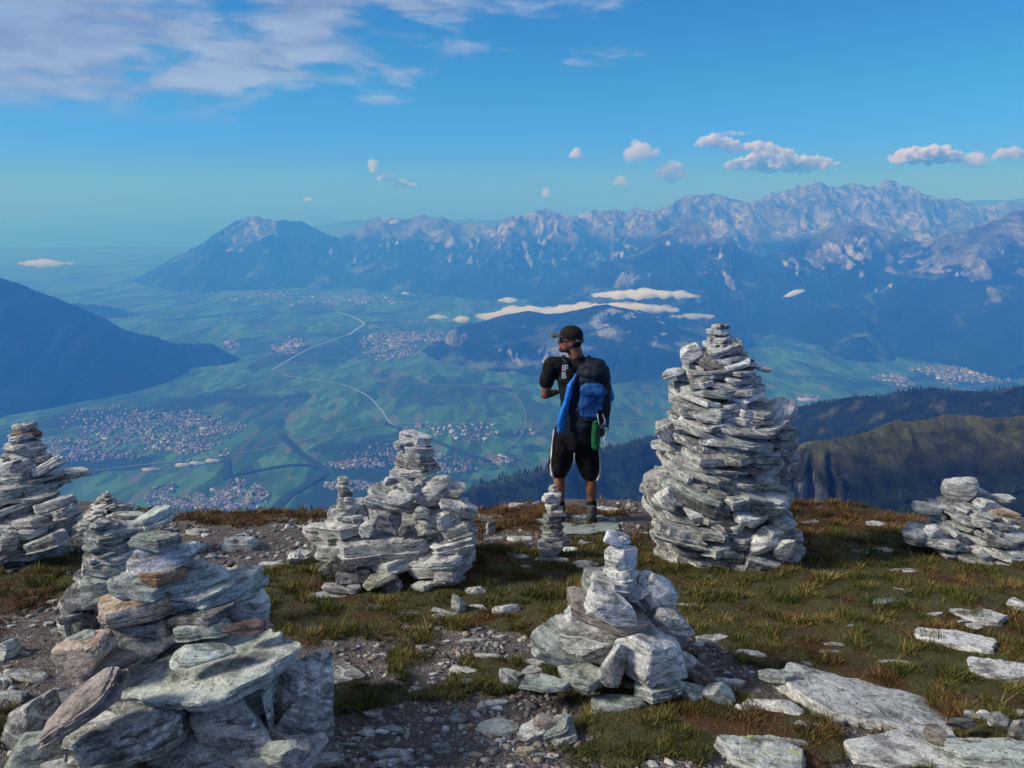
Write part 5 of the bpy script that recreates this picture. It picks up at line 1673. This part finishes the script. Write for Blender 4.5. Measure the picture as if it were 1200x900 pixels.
    stack(c, [(448, 625, 150, 30, 'grey', dict(dy=.45)), (470, 650, 170, 40, 'dark', dict(dy=.4)), (470, 680, 170, 40, 'dark', dict(dy=.4)), (490, 590, 80, 40, 'mottled', dict(dy=.25)),
              (486, 517, 40, 12, 'pale', dict(roll=-12)), (471, 523, 24, 8, 'grey', dict(roll=8)), (487, 530, 40, 9, 'pale', dict(roll=-3)), (485, 538, 44, 9, 'grey'), (486, 547, 52, 12, 'dark', dict(roll=-6)), (485, 556, 58, 9, 'pale', dict(roll=5)), (470, 562, 32, 7, 'pale', dict(roll=-22)),
              (459, 565, 20, 11, 'grey'), (476, 574, 20, 17, 'grey', dict(dy=-.03)), (491, 573, 9, 19, 'pale', dict(roll=-20)), (507, 580, 42, 38, 'grey', dict(roll=10)), (527, 577, 34, 20, 'pale', dict(roll=-14)), (472, 585, 42, 18, 'pale', dict(roll=10, dy=-.04)), (454, 592, 64, 24, 'pale', dict(roll=-16)),
              (447, 613, 46, 26, 'grey', dict(roll=-20)), (493, 604, 20, 16, 'grey', dict(dy=-.05)), (530, 596, 32, 17, 'white', dict(roll=-14, dy=-.03)), (545, 602, 26, 22, 'pale', dict(roll=-40)), (513, 617, 54, 20, 'pale', dict(roll=14)), (474, 624, 16, 13, 'dark'), (500, 626, 30, 16, 'mottled'),
              (436, 650, 134, 24, 'grey', dict(roll=3, nth=56)), (530, 629, 62, 18, 'grey', dict(roll=16)), (526, 645, 62, 15, 'pale', dict(roll=12)), (545, 632, 22, 30, 'mottled', dict(dy=.05)),
              (458, 668, 84, 19, 'pale', dict(roll=11)), (396, 668, 42, 26, 'dark', dict(roll=-14)), (412, 680, 40, 18, 'dark'), (512, 668, 86, 22, 'pale', dict(roll=9)), (498, 663, 22, 20, 'mottled'), (443, 687, 42, 18, 'lime', dict(roll=16, dy=-.04)), (414, 693, 18, 17, 'grey'), (458, 693, 26, 16, 'grey', dict(roll=24)),
              (478, 702, 28, 14, 'dark'), (494, 692, 28, 10, 'pale', dict(roll=6)), (522, 682, 46, 16, 'grey', dict(roll=6)), (519, 680, 22, 9, 'pale', dict(dy=-.06)), (540, 660, 26, 34, 'mottled', dict(dy=.04)), (398, 690, 46, 14, 'grey', dict(top=True, roll=-8)),
              (401, 563, 14, 5, 'pale'), (402, 567, 15, 4.5, 'pale'), (401, 571.5, 16, 5, 'pale'), (402, 576.5, 15, 5, 'grey'), (403, 582, 19, 6, 'dark'), (404, 588, 22, 8, 'grey'), (406, 598, 27, 14, 'pale'), (393, 601, 12, 8, 'grey'), (409, 610, 32, 9, 'pale', dict(roll=-4)), (424, 600, 16, 14, 'grey', dict(dy=.05)),
              (398, 626, 62, 20, 'grey', dict(roll=6)), (430, 622, 20, 18, 'grey'), (374, 622, 44, 24, 'pale', dict(roll=8, top=True, dy=.15)), (386, 638, 60, 16, 'grey', dict(dy=.05)), (392, 652, 56, 18, 'mottled', dict(dy=.03))],
          4.75, 512, 704, 0.42, nth=34)
    # ---- slim stack in front of the person
    g = ground_hit(648, 662)
    c = root_at('stone_cairn', (g[0], 5.25, g[2]), 'slimmest cairn, a small tower of flat stones in front of the person', 'cairn', 'stone cairns built on the summit')
    stack(c, [(648, 571, 9, 3, 'pale'), (648, 575, 12, 4, 'pale', dict(roll=-10)), (651, 580, 15, 5, 'pale', dict(roll=-14)), (644, 582, 13, 5, 'white', dict(roll=8, dy=-.01)), (646, 588, 23, 6, 'pale', dict(roll=-8)), (648, 595.5, 20, 7, 'pale', dict(roll=6)), (651, 602, 21, 6, 'grey', dict(roll=-5)), (660, 605, 10, 4, 'white'),
              (647, 608, 22, 5, 'dark'), (648, 612.5, 23, 5, 'dark', dict(roll=4)), (648, 617.5, 22, 5, 'mottled'), (649, 622.5, 25, 5, 'dark', dict(roll=3)), (649, 627.5, 26, 5.5, 'grey', dict(roll=5)), (648, 633, 25, 5.5, 'grey', dict(roll=-4)), (650, 640, 42, 8, 'grey', dict(roll=3)), (645, 648, 33, 9, 'pale', dict(roll=-3)),
              (647, 657, 42, 12, 'mint', dict(top=True, dy=.02)), (650, 640, 26, 14, 'dark', dict(dy=.1))], 5.25, 570, 660, 0.10, nth=26)
    # ---- front middle cairn
    g = ground_hit(725, 835)
    c = root_at('stone_cairn', (g[0], 3.0, g[2]), 'pyramid shaped cairn front of centre with a protruding purple brown slab', 'cairn', 'stone cairns built on the summit')
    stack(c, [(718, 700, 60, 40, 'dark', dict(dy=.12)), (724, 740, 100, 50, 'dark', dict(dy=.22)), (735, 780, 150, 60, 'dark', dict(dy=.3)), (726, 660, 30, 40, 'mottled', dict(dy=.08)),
              (724, 638, 36, 22, 'white', dict(roll=-26, dep=.8)), (730, 633, 10, 6, 'pale', dict(dy=-.04, roll=-20)), (729, 660, 38, 30, 'pale', dict(roll=-8)), (729, 679, 46, 15, 'pale', dict(roll=14)), (722, 690, 60, 13, 'grey', dict(roll=-10)), (716, 699, 62, 13, 'green', dict(roll=-8)), (742, 697, 34, 22, 'grey', dict(roll=34, dy=.03)), (756, 678, 18, 14, 'white', dict(dy=.06)),
              (772, 704, 56, 44, 'white', dict(roll=-34, dy=.06)), (720, 717, 58, 38, 'white', dict(roll=-10, dy=-.07, nth=48)), (716, 733, 104, 20, 'brown', dict(roll=-5, pitch=5, nth=48, rough=.7, dy=-.03)), (790, 737, 50, 34, 'white', dict(roll=-6, dy=.04)), (671, 727, 24, 28, 'white', dict(roll=24, dy=.08)),
              (700, 720, 44, 24, 'brown', dict(roll=20, dy=.07)), (700, 764, 84, 44, 'grey', dict(roll=6, nth=48)), (660, 768, 76, 46, 'green', dict(roll=-20, dep=.6, dy=.04, nth=48)), (748, 748, 44, 22, 'grey', dict(roll=20, dy=.03)), (722, 782, 30, 50, 'grey', dict(roll=-24, dy=-.06, dep=.8)), (768, 785, 92, 60, 'white', dict(roll=-10, dy=-.06, nth=64)),
              (684, 806, 62, 16, 'green', dict(roll=-4, dy=-.04)), (640, 802, 64, 20, 'green', dict(top=True)), (777, 818, 62, 14, 'green', dict(roll=6, dy=-.04)), (808, 818, 34, 24, 'green', dict(roll=-30)), (826, 800, 30, 20, 'brown', dict(roll=-20, dy=.1)), (842, 821, 36, 28, 'green', dict(roll=-34, dy=0)),
              (722, 826, 66, 30, 'green', dict(top=True, dy=0)), (780, 838, 110, 30, 'green', dict(top=True, dy=.02, roll=-5, nth=48)), (624, 788, 30, 20, 'grey', dict(top=True, dy=.12)), (600, 793, 34, 20, 'grey', dict(top=True, dy=.1)), (806, 790, 50, 24, 'grey', dict(dy=.2))],
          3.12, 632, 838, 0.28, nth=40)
    # ---- cairn at the right edge
    g = ground_hit(1140, 664)
    c = root_at('stone_cairn', (g[0], 5.4, g[2]), 'cairn with a white block on top, at the right edge of the picture', 'cairn', 'stone cairns built on the summit')
    rows = [(592, 1104, 1176), (600, 1088, 1190), (612, 1078, 1198), (628, 1070, 1212), (645, 1066, 1222), (662, 1072, 1228), (672, 1090, 1225)]
    cairn_rows(c, rows, 5.45, (8, 12), (26, 60), 45, nth=28, weights=[('grey', 4), ('pale', 5), ('green', 1), ('mottled', 1), ('white', .6)], rollf=lambda v: -8, jut=.14)
    stack(c, [(1131, 577, 36, 32, 'white', dict(dep=.8)), (1152, 582, 26, 14, 'pale', dict(roll=-16, dy=.08)), (1132, 604, 50, 15, 'mottled', dict(roll=4)), (1110, 588, 20, 5, 'pale', dict(dy=.1)), (1180, 588, 30, 5, 'pale', dict(dy=.1)), (1162, 596, 30, 16, 'white', dict(roll=-10)), (1179, 607, 38, 16, 'tan', dict(roll=-10)), (1092, 599, 32, 10, 'pale', dict(roll=-6)),
              (1096, 624, 19, 14, 'white', dict(dy=-.05)), (1120, 642, 90, 14, 'pale', dict(roll=-8)), (1078, 634, 28, 18, 'mottled'), (1182, 622, 30, 10, 'pale', dict(roll=-12)), (1190, 634, 40, 10, 'pale', dict(roll=-14)), (1160, 655, 34, 14, 'grey', dict(roll=-28)), (1196, 656, 34, 18, 'pale', dict(roll=10)), (1150, 664, 40, 10, 'pale', dict(roll=-6))],
          5.45, 575, 670, 0.5)
    # ---- tiny cairn at the bottom edge
    g = ground_hit(645, 890)
    c = root_at('stone_cairn', (g[0], 2.5, g[2]), 'tiny cairn of a few flat green grey stones at the bottom edge', 'cairn', 'stone cairns built on the summit')
    stack(c, [(640, 853, 32, 14, 'brown', dict(roll=-6)), (624, 866, 34, 18, 'grey', dict(roll=12)), (652, 864, 46, 16, 'green', dict(roll=14)), (657, 876, 46, 14, 'green', dict(roll=8)), (642, 889, 66, 15, 'brown', dict(roll=-6)), (664, 893, 40, 14, 'pale', dict(dy=.1)), (612, 890, 28, 20, 'mottled'), (644, 903, 70, 18, 'green'), (640, 875, 50, 26, 'dark', dict(dy=.1))], 2.62, 850, 905, 0.12, nth=40)


build_cairns()


# ---- single rocks lying about
def rock(u, v, wp, hp, mat, label, roll=0, pitch=0, thick=0.45, sink=0.25, nth=44, yaw=None, dep=None, name='rock', cat='rock', group=None, nl=None, lift=0.0, rough=1.0):
    g = ground_hit(u, v + hp * 0.25)
    p = Vector(at(u, v, g[1]))
    pm = px_m(p)
    phi = PITCH + math.atan((v - 450) / F)
    w, h = wp * pm, hp * pm
    t = max(thick * h / cos(phi), 0.012)
    ph = phi - R(11.3)
    d = max((1 - thick) * h / max(sin(ph), .2), 0.35 * w) if dep is None else dep * w
    d = min(d, 1.6 * w)
    pos = Vector((g[0], g[1], g[2] + t * (0.5 - sink) + lift))
    rr = random.Random(int(u * 31 + v))
    if yaw is None: yaw = rr.uniform(-25, 25)
    o = stone(pos, w, d, t, mat, R(yaw), R(-11.3 + pitch), R(roll), None, name=name, nth=nth, nl=nl or (2 if hp < 14 else 3), label=label, rough=rough)
    o['category'] = cat
    if group: o['group'] = group
    return o


def build_rocks():
    big = [
        (1008, 806, 205, 92, 'pale', 'largest flat pale slab lying in the turf on the lower right', dict(roll=-8, yaw=-28, thick=.16, nth=96, sink=.3, dep=.62)),
        (1075, 874, 170, 60, 'pale', 'broad flat slab in the lower right corner under loose rubble', dict(yaw=14, thick=.2, nth=72)),
        (1160, 889, 130, 40, 'mint', 'greenish flat slab cut off by the lower right corner of the picture', dict(yaw=-6, thick=.3, nth=60, lift=.05)),
        (910, 806, 48, 18, 'green', 'smooth green grey oval stone lying on a layered rock', dict(thick=.4, lift=.07, yaw=-14)),
        (906, 826, 70, 30, 'pale', 'layered pale rock under the smooth oval stone', dict(thick=.6)),
        (948, 850, 42, 17, 'pale', 'small pale layered stone at the lower edge of the largest flat slab', dict(yaw=-18)),
        (925, 788, 34, 14, 'brown', 'brown grey stone tucked behind the smooth oval stone', {}),
        (872, 832, 28, 20, 'pale', 'pale rounded stone right of the front middle cairn', dict(thick=.6)),
        (890, 882, 110, 62, 'lichen', 'flat grey rock spotted with yellow green lichen at the bottom edge', dict(thick=.3, yaw=-18, nth=72)),
        (880, 766, 44, 12, 'pale', 'flat pale stone half sunk in the turf above the largest flat slab', {}),
        (835, 748, 44, 14, 'pale', 'flat stone half buried just right of the front middle cairn', {}),
        (1146, 719, 64, 28, 'pale', 'tilted pale slab in brown grass below the right edge cairn', dict(yaw=-26, thick=.3)),
        (1096, 719, 28, 10, 'grey', 'small grey stone left of the tilted slab in brown grass', {}),
        (1120, 749, 92, 32, 'white', 'long white rock with small stones lying on it, on the right', dict(yaw=-22, thick=.35, nth=60)),
        (1140, 744, 22, 8, 'pale', 'small stone on the long white rock at its right end', dict(lift=.06, thick=.6)),
        (1128, 741, 16, 6, 'pale', 'smallest stone on the middle of the long white rock', dict(lift=.07, thick=.6)),
        (1182, 787, 96, 32, 'white', 'white rock running out of the picture at the right edge', dict(yaw=-14, thick=.4, nth=60)),
        (1193, 711, 26, 26, 'grey', 'upright grey rock at the right edge below the cairn', dict(thick=.7)),
        (1044, 691, 56, 9, 'white', 'long narrow white stone lying slanting in the grass on the right', dict(yaw=-22)),
        (1064, 669, 48, 9, 'white', 'pinkish white flat stone left of the right edge cairn', {}),
        (1002, 676, 34, 7, 'pale', 'thin pale stone in the grass between the tall cairn and the right edge cairn', dict(yaw=-18)),
        (1012, 647, 28, 11, 'pale', 'left one of two pale stones in the grass on the right ridge', {}),
        (1042, 645, 26, 11, 'tan', 'right one of two pale stones in the grass on the right ridge', {}),
        (1026, 615, 24, 12, 'pale', 'pale stone on the ridge edge left of the right edge cairn', dict(thick=.5)),
        (1006, 620, 34, 5, 'pale', 'thin flat stone on the ridge right of the tall cairn', {}),
        (952, 611, 34, 8, 'white', 'white stone on the ridge edge directly right of the tall cairn', {}),
        (934, 669, 18, 8, 'brown', 'small brownish stone by the right foot of the tall cairn', {}),
        (868, 683, 18, 8, 'tan', 'small tan stone in front of the tall cairn', {}),
        (1122, 681, 26, 8, 'grey', 'small grey stone in the turf below the right edge cairn', {}),
        (1048, 777, 38, 11, 'pale', 'half buried pale stone above the largest flat slab', {}),
        (1096, 874, 30, 24, 'brown', 'brownish wedge stone lying on the broad corner slab', dict(thick=.6, lift=.06)),
        (1122, 866, 34, 14, 'dark', 'dark flat stone lying on the broad corner slab', dict(thick=.6, lift=.08)),
        (1168, 862, 26, 18, 'grey', 'grey stone among the rubble in the lower right corner', dict(thick=.7, lift=.08)),
        (1150, 852, 22, 12, 'white', 'small white stone among the rubble in the lower right corner', dict(thick=.7, lift=.06)),
        (1192, 866, 26, 30, 'dark', 'dark blue grey rock cut off by the right edge near the bottom', dict(thick=.7, lift=.05)),
        (1132, 860, 16, 12, 'lichen', 'small stone with yellow green lichen in the lower right rubble', dict(thick=.7, lift=.1)),
        (1195, 838, 24, 22, 'brown', 'brown rock at the right edge above the lower right corner', dict(thick=.7)),
        (666, 610, 122, 26, 'green', 'flat grey green slab on which the person stands', dict(thick=.16, nth=72, yaw=0, sink=.5, rough=.6)),
        (712, 597, 30, 9, 'white', 'cluster of white rock on the ridge edge right of the person', dict(thick=.6)),
        (604, 592, 20, 8, 'white', 'white stone on the ridge edge left of the person', dict(thick=.6)),
        (575, 618, 12, 20, 'grey', 'narrow upright grey stone left of the standing slab', dict(thick=.8)),
        (574, 631, 36, 7, 'pale', 'flat pale stone left of the slim stack, farther one', {}),
        (609, 631, 32, 8, 'pale', 'flat pale stone just left of the slim stack', {}),
        (607, 652, 30, 11, 'green', 'green grey stone before the slim stack, upper of a pair', {}),
        (611, 665, 28, 9, 'green', 'green grey stone before the slim stack, lower of a pair', {}),
        (686, 660, 24, 28, 'grey', 'grey slab standing aslant right of the slim stack', dict(thick=.3, yaw=70, pitch=10)),
        (683, 636, 14, 9, 'pale', 'small pale stone in rusty turf right of the slim stack', {}),
        (591, 714, 34, 22, 'white', 'white cuboid block right of the broad cairn', dict(thick=.62, yaw=28)),
        (538, 711, 18, 34, 'mint', 'pale green slab leaning upright at the foot of the broad cairn', dict(thick=.85, dep=.8)),
        (514, 717, 40, 12, 'pale', 'low pale stone at the front of the broad cairn', dict(thick=.6)),
        (560, 712, 26, 12, 'grey', 'grey rounded stone between the broad cairn and the white cuboid', dict(thick=.6)),
        (557, 692, 26, 17, 'mottled', 'dark mottled rock at the right foot of the broad cairn', dict(thick=.6)),
        (388, 698, 54, 14, 'pale', 'flat pale rock at the left foot of the broad cairn', {}),
        (442, 713, 30, 13, 'brown', 'brown grey stone in the grass before the broad cairn', dict(thick=.5)),
        (476, 719, 28, 12, 'green', 'green grey stone sunk in the grass before the broad cairn', dict(thick=.4)),
        (471, 737, 24, 10, 'mint', 'pale green wedge stone in the grass below the broad cairn', {}),
        (424, 729, 24, 6, 'white', 'slim white stone in the grass left below the broad cairn', {}),
        (282, 636, 44, 22, 'white', 'pale cuboid rock on the path behind the front left cairn', dict(thick=.6, yaw=18)),
        (352, 652, 34, 24, 'pale', 'grey white rock left of the broad cairn', dict(thick=.6)),
        (233, 622, 30, 9, 'grey', 'flat grey rock near the ridge on the left', {}),
        (229, 642, 26, 14, 'grey', 'grey rock right behind the front left cairn', dict(thick=.5)),
        (250, 669, 66, 8, 'pale', 'long thin flat slab on the path behind the front left cairn', dict(yaw=8)),
        (284, 686, 60, 8, 'pale', 'long flat slab just above the wide pale green slab', dict(yaw=-6)),
        (9, 761, 24, 30, 'mint', 'rounded pale green stone at the left edge', dict(thick=.7)),
        (30, 790, 66, 17, 'white', 'white rock with a spot of lichen near the left edge', dict(thick=.45)),
        (36, 702, 18, 12, 'dark', 'small dark stone on the bare ground at the left', dict(thick=.6)),
        (62, 706, 16, 9, 'grey', 'small grey stone beside the small dark stone at the left', dict(thick=.5)),
        (387, 784, 86, 36, 'grey', 'blue grey bedrock slab flush with the path, centre left', dict(thick=.10, nth=60, sink=.35)),
        (472, 811, 54, 8, 'green', 'narrow green grey stone in the path before centre', {}),
        (585, 848, 54, 22, 'green', 'blue green flat stone left above the tiny cairn', dict(thick=.2)),
        (465, 884, 40, 24, 'grey', 'flat grey stone flush with the path at the bottom', dict(thick=.15)),
        (440, 831, 22, 13, 'brown', 'flat brownish stone flush with the path', dict(thick=.15)),
        (539, 799, 34, 12, 'white', 'crumbling white stone in the middle of the path', dict(thick=.4)),
        (594, 793, 20, 12, 'green', 'small green grey stone left of the front middle cairn', {}),
        (336, 725, 14, 7, 'tan', 'small tan pebble right of the wide pale green slab', dict(thick=.5)),
        (508, 833, 9, 7, 'white', 'small round white stone on bare path soil', dict(thick=.7)),
        (470, 893, 8, 7, 'tan', 'small round yellowish stone at the bottom of the path', dict(thick=.7)),
    ]
    for u, v, w, h, m, lab, kw in big:
        rock(u, v, w, h, m, lab, **kw)
    # many small stones nothing tells apart
    r = random.Random(77)
    n = 0
    names = {'pale': 'pale grey', 'grey': 'mid grey', 'white': 'whitish', 'green': 'green grey', 'brown': 'brownish', 'tan': 'tan'}
    m = 0
    while m < 85:
        u = r.uniform(-10, 1210); v = r.uniform(618, 890)
        s = r.uniform(20, 52) * (0.6 + 0.6 * (v - 600) / 300)
        mt = pick(r, [('pale', 4), ('grey', 4), ('mottled', 2), ('green', 2), ('brown', 1)])
        where = 'left of the broad cairn' if u < 360 else ('between the broad cairn and the tall cairn' if u < 760 else 'right of the tall cairn')
        if v > 720: where = 'near the largest front left cairn' if u < 400 else ('near the pyramid shaped front cairn' if u < 860 else 'near the largest flat slab on the right')
        nm_ = {'pale': 'pale grey', 'grey': 'mid grey', 'green': 'green grey', 'brown': 'brownish', 'mottled': 'mottled dark'}[mt]
        rock(u, v, s, s * r.uniform(.16, .34), mt, 'flat %s slab sunk in the ground %s' % (nm_, where), thick=.48, sink=.10, nth=30, name='flat_rock', group='flat slabs sunk in the ground ' + where, nl=2, rough=1.3)
        m += 1
    while n < 280:
        u = r.uniform(-20, 1220); v = r.uniform(612, 895)
        g = ground_hit(u, v)
        t = float(turf(g[0], g[1]))
        if r.random() < t * 0.8: continue
        s = r.uniform(5, 15) * (1.7 if r.random() < .12 else 1) * (0.7 + 0.6 * (v - 600) / 300)
        mt = pick(r, [('pale', 4), ('grey', 4), ('white', 2), ('green', 2), ('brown', 1), ('tan', .5)])
        if v < 690: where = 'on the ridge left of the broad cairn' if u < 340 else ('between the broad cairn and the tall cairn' if u < 760 else 'on the turf right of the tall cairn')
        else: where = 'around the largest front left cairn' if u < 330 else ('on the bare path before the broad cairn' if u < 600 else ('around the pyramid shaped front cairn' if u < 860 else 'among the slabs on the lower right'))
        ground_word = 'flat' if r.random() < 2 else ''
        rock(u, v, s, s * r.uniform(.35, .6), mt, 'small %s stone lying loose %s' % (names[mt], where), thick=.5, nth=16, name='small_stone', cat='stone', group='small loose stones ' + where, nl=2, sink=.3)
        n += 1


build_rocks()
# ------------------------------------------------------------------ turf and gravel
def mat_attr(name, rough=0.9, spec=0.2, trans=0.0, grain=None):
    m, k, b = mat_new(name)
    a = k.new('ShaderNodeAttribute', attribute_name='Col')
    c = a.outputs['Color']
    if grain:
        geo = k.new('ShaderNodeNewGeometry')
        c = k.mix(1.0, c, k.smooth(k.noise(geo.outputs['Position'], grain, 4, 0.7), 0.3, 0.7, 0.6, 1.4), 'MULTIPLY')
    k.l.new(c, b.inputs['Base Color'])
    b.inputs['Roughness'].default_value = rough
    b.inputs['Specular IOR Level'].default_value = spec
    return m


def build_grass():
    r = np.random.default_rng(9)
    N = 1250000
    # equal density as seen: sample places by distance with a bias to the near side
    u = r.random(N)
    Y = 2.0 * (8.2 / 2.0) ** u
    X = (r.random(N) * 2 - 1) * 0.97 * Y
    ye = np.interp(X, _ex, _ey)
    t = turf(X, Y)
    clump = fbm(X * 5.5, Y * 5.5, 3, 201)
    keep = (r.random(N) < t * (0.45 + 0.6 * sstep(clump, -0.3, 0.3))) & (Y < ye + 0.25)
    X, Y, clump = X[keep], Y[keep], clump[keep]
    n = len(X)
    Z = ground_z(X, Y) + 0.012
    ru = rusty(X, Y)
    tall = sstep(clump, -0.1, 0.5)
    h = (0.012 + 0.016 * r.random(n)) * (0.8 + 1.5 * tall) * (0.8 + 0.12 * Y)
    long = r.random(n) < 0.006
    h = np.where(long, h * 2.6, h)
    w = (0.0012 + 0.0010 * r.random(n)) * (0.6 + 0.34 * Y)
    a = r.random(n) * 2 * pi
    lean = 0.35 + 0.75 * r.random(n)
    la = a + r.standard_normal(n) * 0.8
    dx, dy = np.cos(la) * lean * h, np.sin(la) * lean * h
    wx, wy = -np.sin(a) * w, np.cos(a) * w
    V = np.zeros((n, 3, 3), np.float32)
    V[:, 0] = np.stack([X - wx, Y - wy, Z - 0.006], 1)
    V[:, 1] = np.stack([X + wx, Y + wy, Z - 0.006], 1)
    V[:, 2] = np.stack([X + dx, Y + dy, Z + h * (1 - 0.25 * lean)], 1)
    Fc = np.arange(n)[:, None] * 3 + np.array([[0, 1, 2]])
    pal = np.array([(0.038, 0.050, 0.014), (0.065, 0.072, 0.022), (0.115, 0.102, 0.036), (0.17, 0.135, 0.055), (0.24, 0.19, 0.095)])
    palr = np.array([(0.06, 0.034, 0.018), (0.095, 0.055, 0.027), (0.125, 0.078, 0.036), (0.13, 0.10, 0.048), (0.21, 0.16, 0.085)])
    tone = np.clip((fbm(X * 3, Y * 3, 3, 77) + 0.45) * 3.2 + r.standard_normal(n) * 0.9, 0, 4.99).astype(int)
    isr = (r.random(n) < ru * 0.85)
    c = 1.75 * np.array((1.08, 1.0, 0.9)) * np.where(isr[:, None], palr[tone], pal[tone]) * (0.35 + 1.0 * r.random(n))[:, None] * (0.75 + 0.45 * tall)[:, None]
    col = np.repeat(c, 3, 0)
    o = mesh_np('grass', V.reshape(-1, 3), Fc, mat_attr('grass_blades', 0.8, 0.15), False, col)
    tag(o, 'short olive green and rust brown alpine turf', None, kind='stuff')
    return n


def build_gravel():
    r = np.random.default_rng(19)
    N = 42000
    Y = 2.0 * (7.6 / 2.0) ** r.random(N)
    X = (r.random(N) * 2 - 1) * 0.80 * Y
    ye = np.interp(X, _ex, _ey)
    t = turf(X, Y)
    cl = fbm(X * 2.4, Y * 2.4, 3, 301)
    keep = (r.random(N) < (1 - 0.93 * t) * (0.12 + 0.9 * sstep(cl, -0.2, 0.35))) & (Y < ye + 0.1)
    X, Y = X[keep], Y[keep]
    n = len(X)
    s = 0.0028 + 0.0075 * r.random(n) ** 3.5 * 2.0
    s = s * (0.55 + 0.20 * Y)
    t0 = (1 + 5 ** .5) / 2
    ico = np.array([(-1, t0, 0), (1, t0, 0), (-1, -t0, 0), (1, -t0, 0), (0, -1, t0), (0, 1, t0), (0, -1, -t0), (0, 1, -t0), (t0, 0, -1), (t0, 0, 1), (-t0, 0, -1), (-t0, 0, 1)]) / 1.9
    fc = np.array([(0, 11, 5), (0, 5, 1), (0, 1, 7), (0, 7, 10), (0, 10, 11), (1, 5, 9), (5, 11, 4), (11, 10, 2), (10, 7, 6), (7, 1, 8), (3, 9, 4), (3, 4, 2), (3, 2, 6), (3, 6, 8), (3, 8, 9), (4, 9, 5), (2, 4, 11), (6, 2, 10), (8, 6, 7), (9, 8, 1)])
    V = ico[None] * (1 + 0.32 * r.standard_normal((n, 12, 1)).clip(-1.3, 1.3))
    V = V * np.stack([0.8 + 0.9 * r.random(n), 0.7 + 0.6 * r.random(n), 0.35 + 0.45 * r.random(n)], 1)[:, None, :]
    a = r.random(n) * 6.28
    c, s_ = np.cos(a)[:, None], np.sin(a)[:, None]
    x = V[:, :, 0] * c - V[:, :, 1] * s_; y = V[:, :, 0] * s_ + V[:, :, 1] * c
    V = np.stack([x, y, V[:, :, 2]], -1) * s[:, None, None]
    V += np.stack([X, Y, ground_z(X, Y) + s * 0.15], 1)[:, None, :]
    pal = np.array([(0.30, 0.30, 0.30), (0.42, 0.42, 0.41), (0.55, 0.54, 0.53), (0.20, 0.19, 0.20), (0.26, 0.22, 0.21), (0.34, 0.37, 0.35), (0.45, 0.38, 0.30), (0.15, 0.14, 0.145), (0.22, 0.2, 0.2)])
    col = np.repeat(pal[r.integers(0, len(pal), n)] * (0.45 + 0.6 * r.random((n, 1))), 12, 0)
    Fc = (np.arange(n)[:, None, None] * 12 + fc[None]).reshape(-1, 3)
    o = mesh_np('gravel', V.reshape(-1, 3), Fc, mat_attr('gravel_stones', 0.85, 0.3, grain=150), False, col)
    tag(o, 'loose grey gravel strewn over the bare path', None, kind='stuff')


build_grass()
build_gravel()


# ------------------------------------------------------------------ haze
def build_haze():
    bm = bmesh.new()
    bmesh.ops.create_cube(bm, size=1.0)
    x0, x1, y0, y1, z0, z1 = -34000, 34000, -3000, 29500, FLOOR - 120, 1060
    for v in bm.verts:
        v.co = ((x0 if v.co.x < 0 else x1), (y0 if v.co.y < 0 else y1), (z0 if v.co.z < 0 else z1))
    me = bpy.data.meshes.new('haze')
    bm.to_mesh(me); bm.free()
    o = bpy.data.objects.new('haze', me)
    COL.objects.link(o)
    m = bpy.data.materials.new('haze_air'); m.use_nodes = True
    k = NT(m.node_tree); k.n.clear()
    out = k.new('ShaderNodeOutputMaterial')
    pv = k.new('ShaderNodeVolumePrincipled')
    pv.inputs['Color'].default_value = (*HAZE_COL, 1)
    pv.inputs['Absorption Color'].default_value = (*HAZE_ABS, 1)
    pv.inputs['Density'].default_value = HAZE_DENS
    pv.inputs['Anisotropy'].default_value = 0.0
    k.l.new(pv.outputs[0], out.inputs['Volume'])
    me.materials.append(m)
    tag(o, kind='stuff')
    m.cycles.homogeneous_volume = True


HAZE_COL = (0.060, 0.30, 1.0)
HAZE_ABS = (1, 1, 1)
HAZE_DENS = 1.36e-4
build_haze()
if 'bench' in bpy.data.scenes:
    bpy.data.scenes.remove(bpy.data.scenes['bench'])
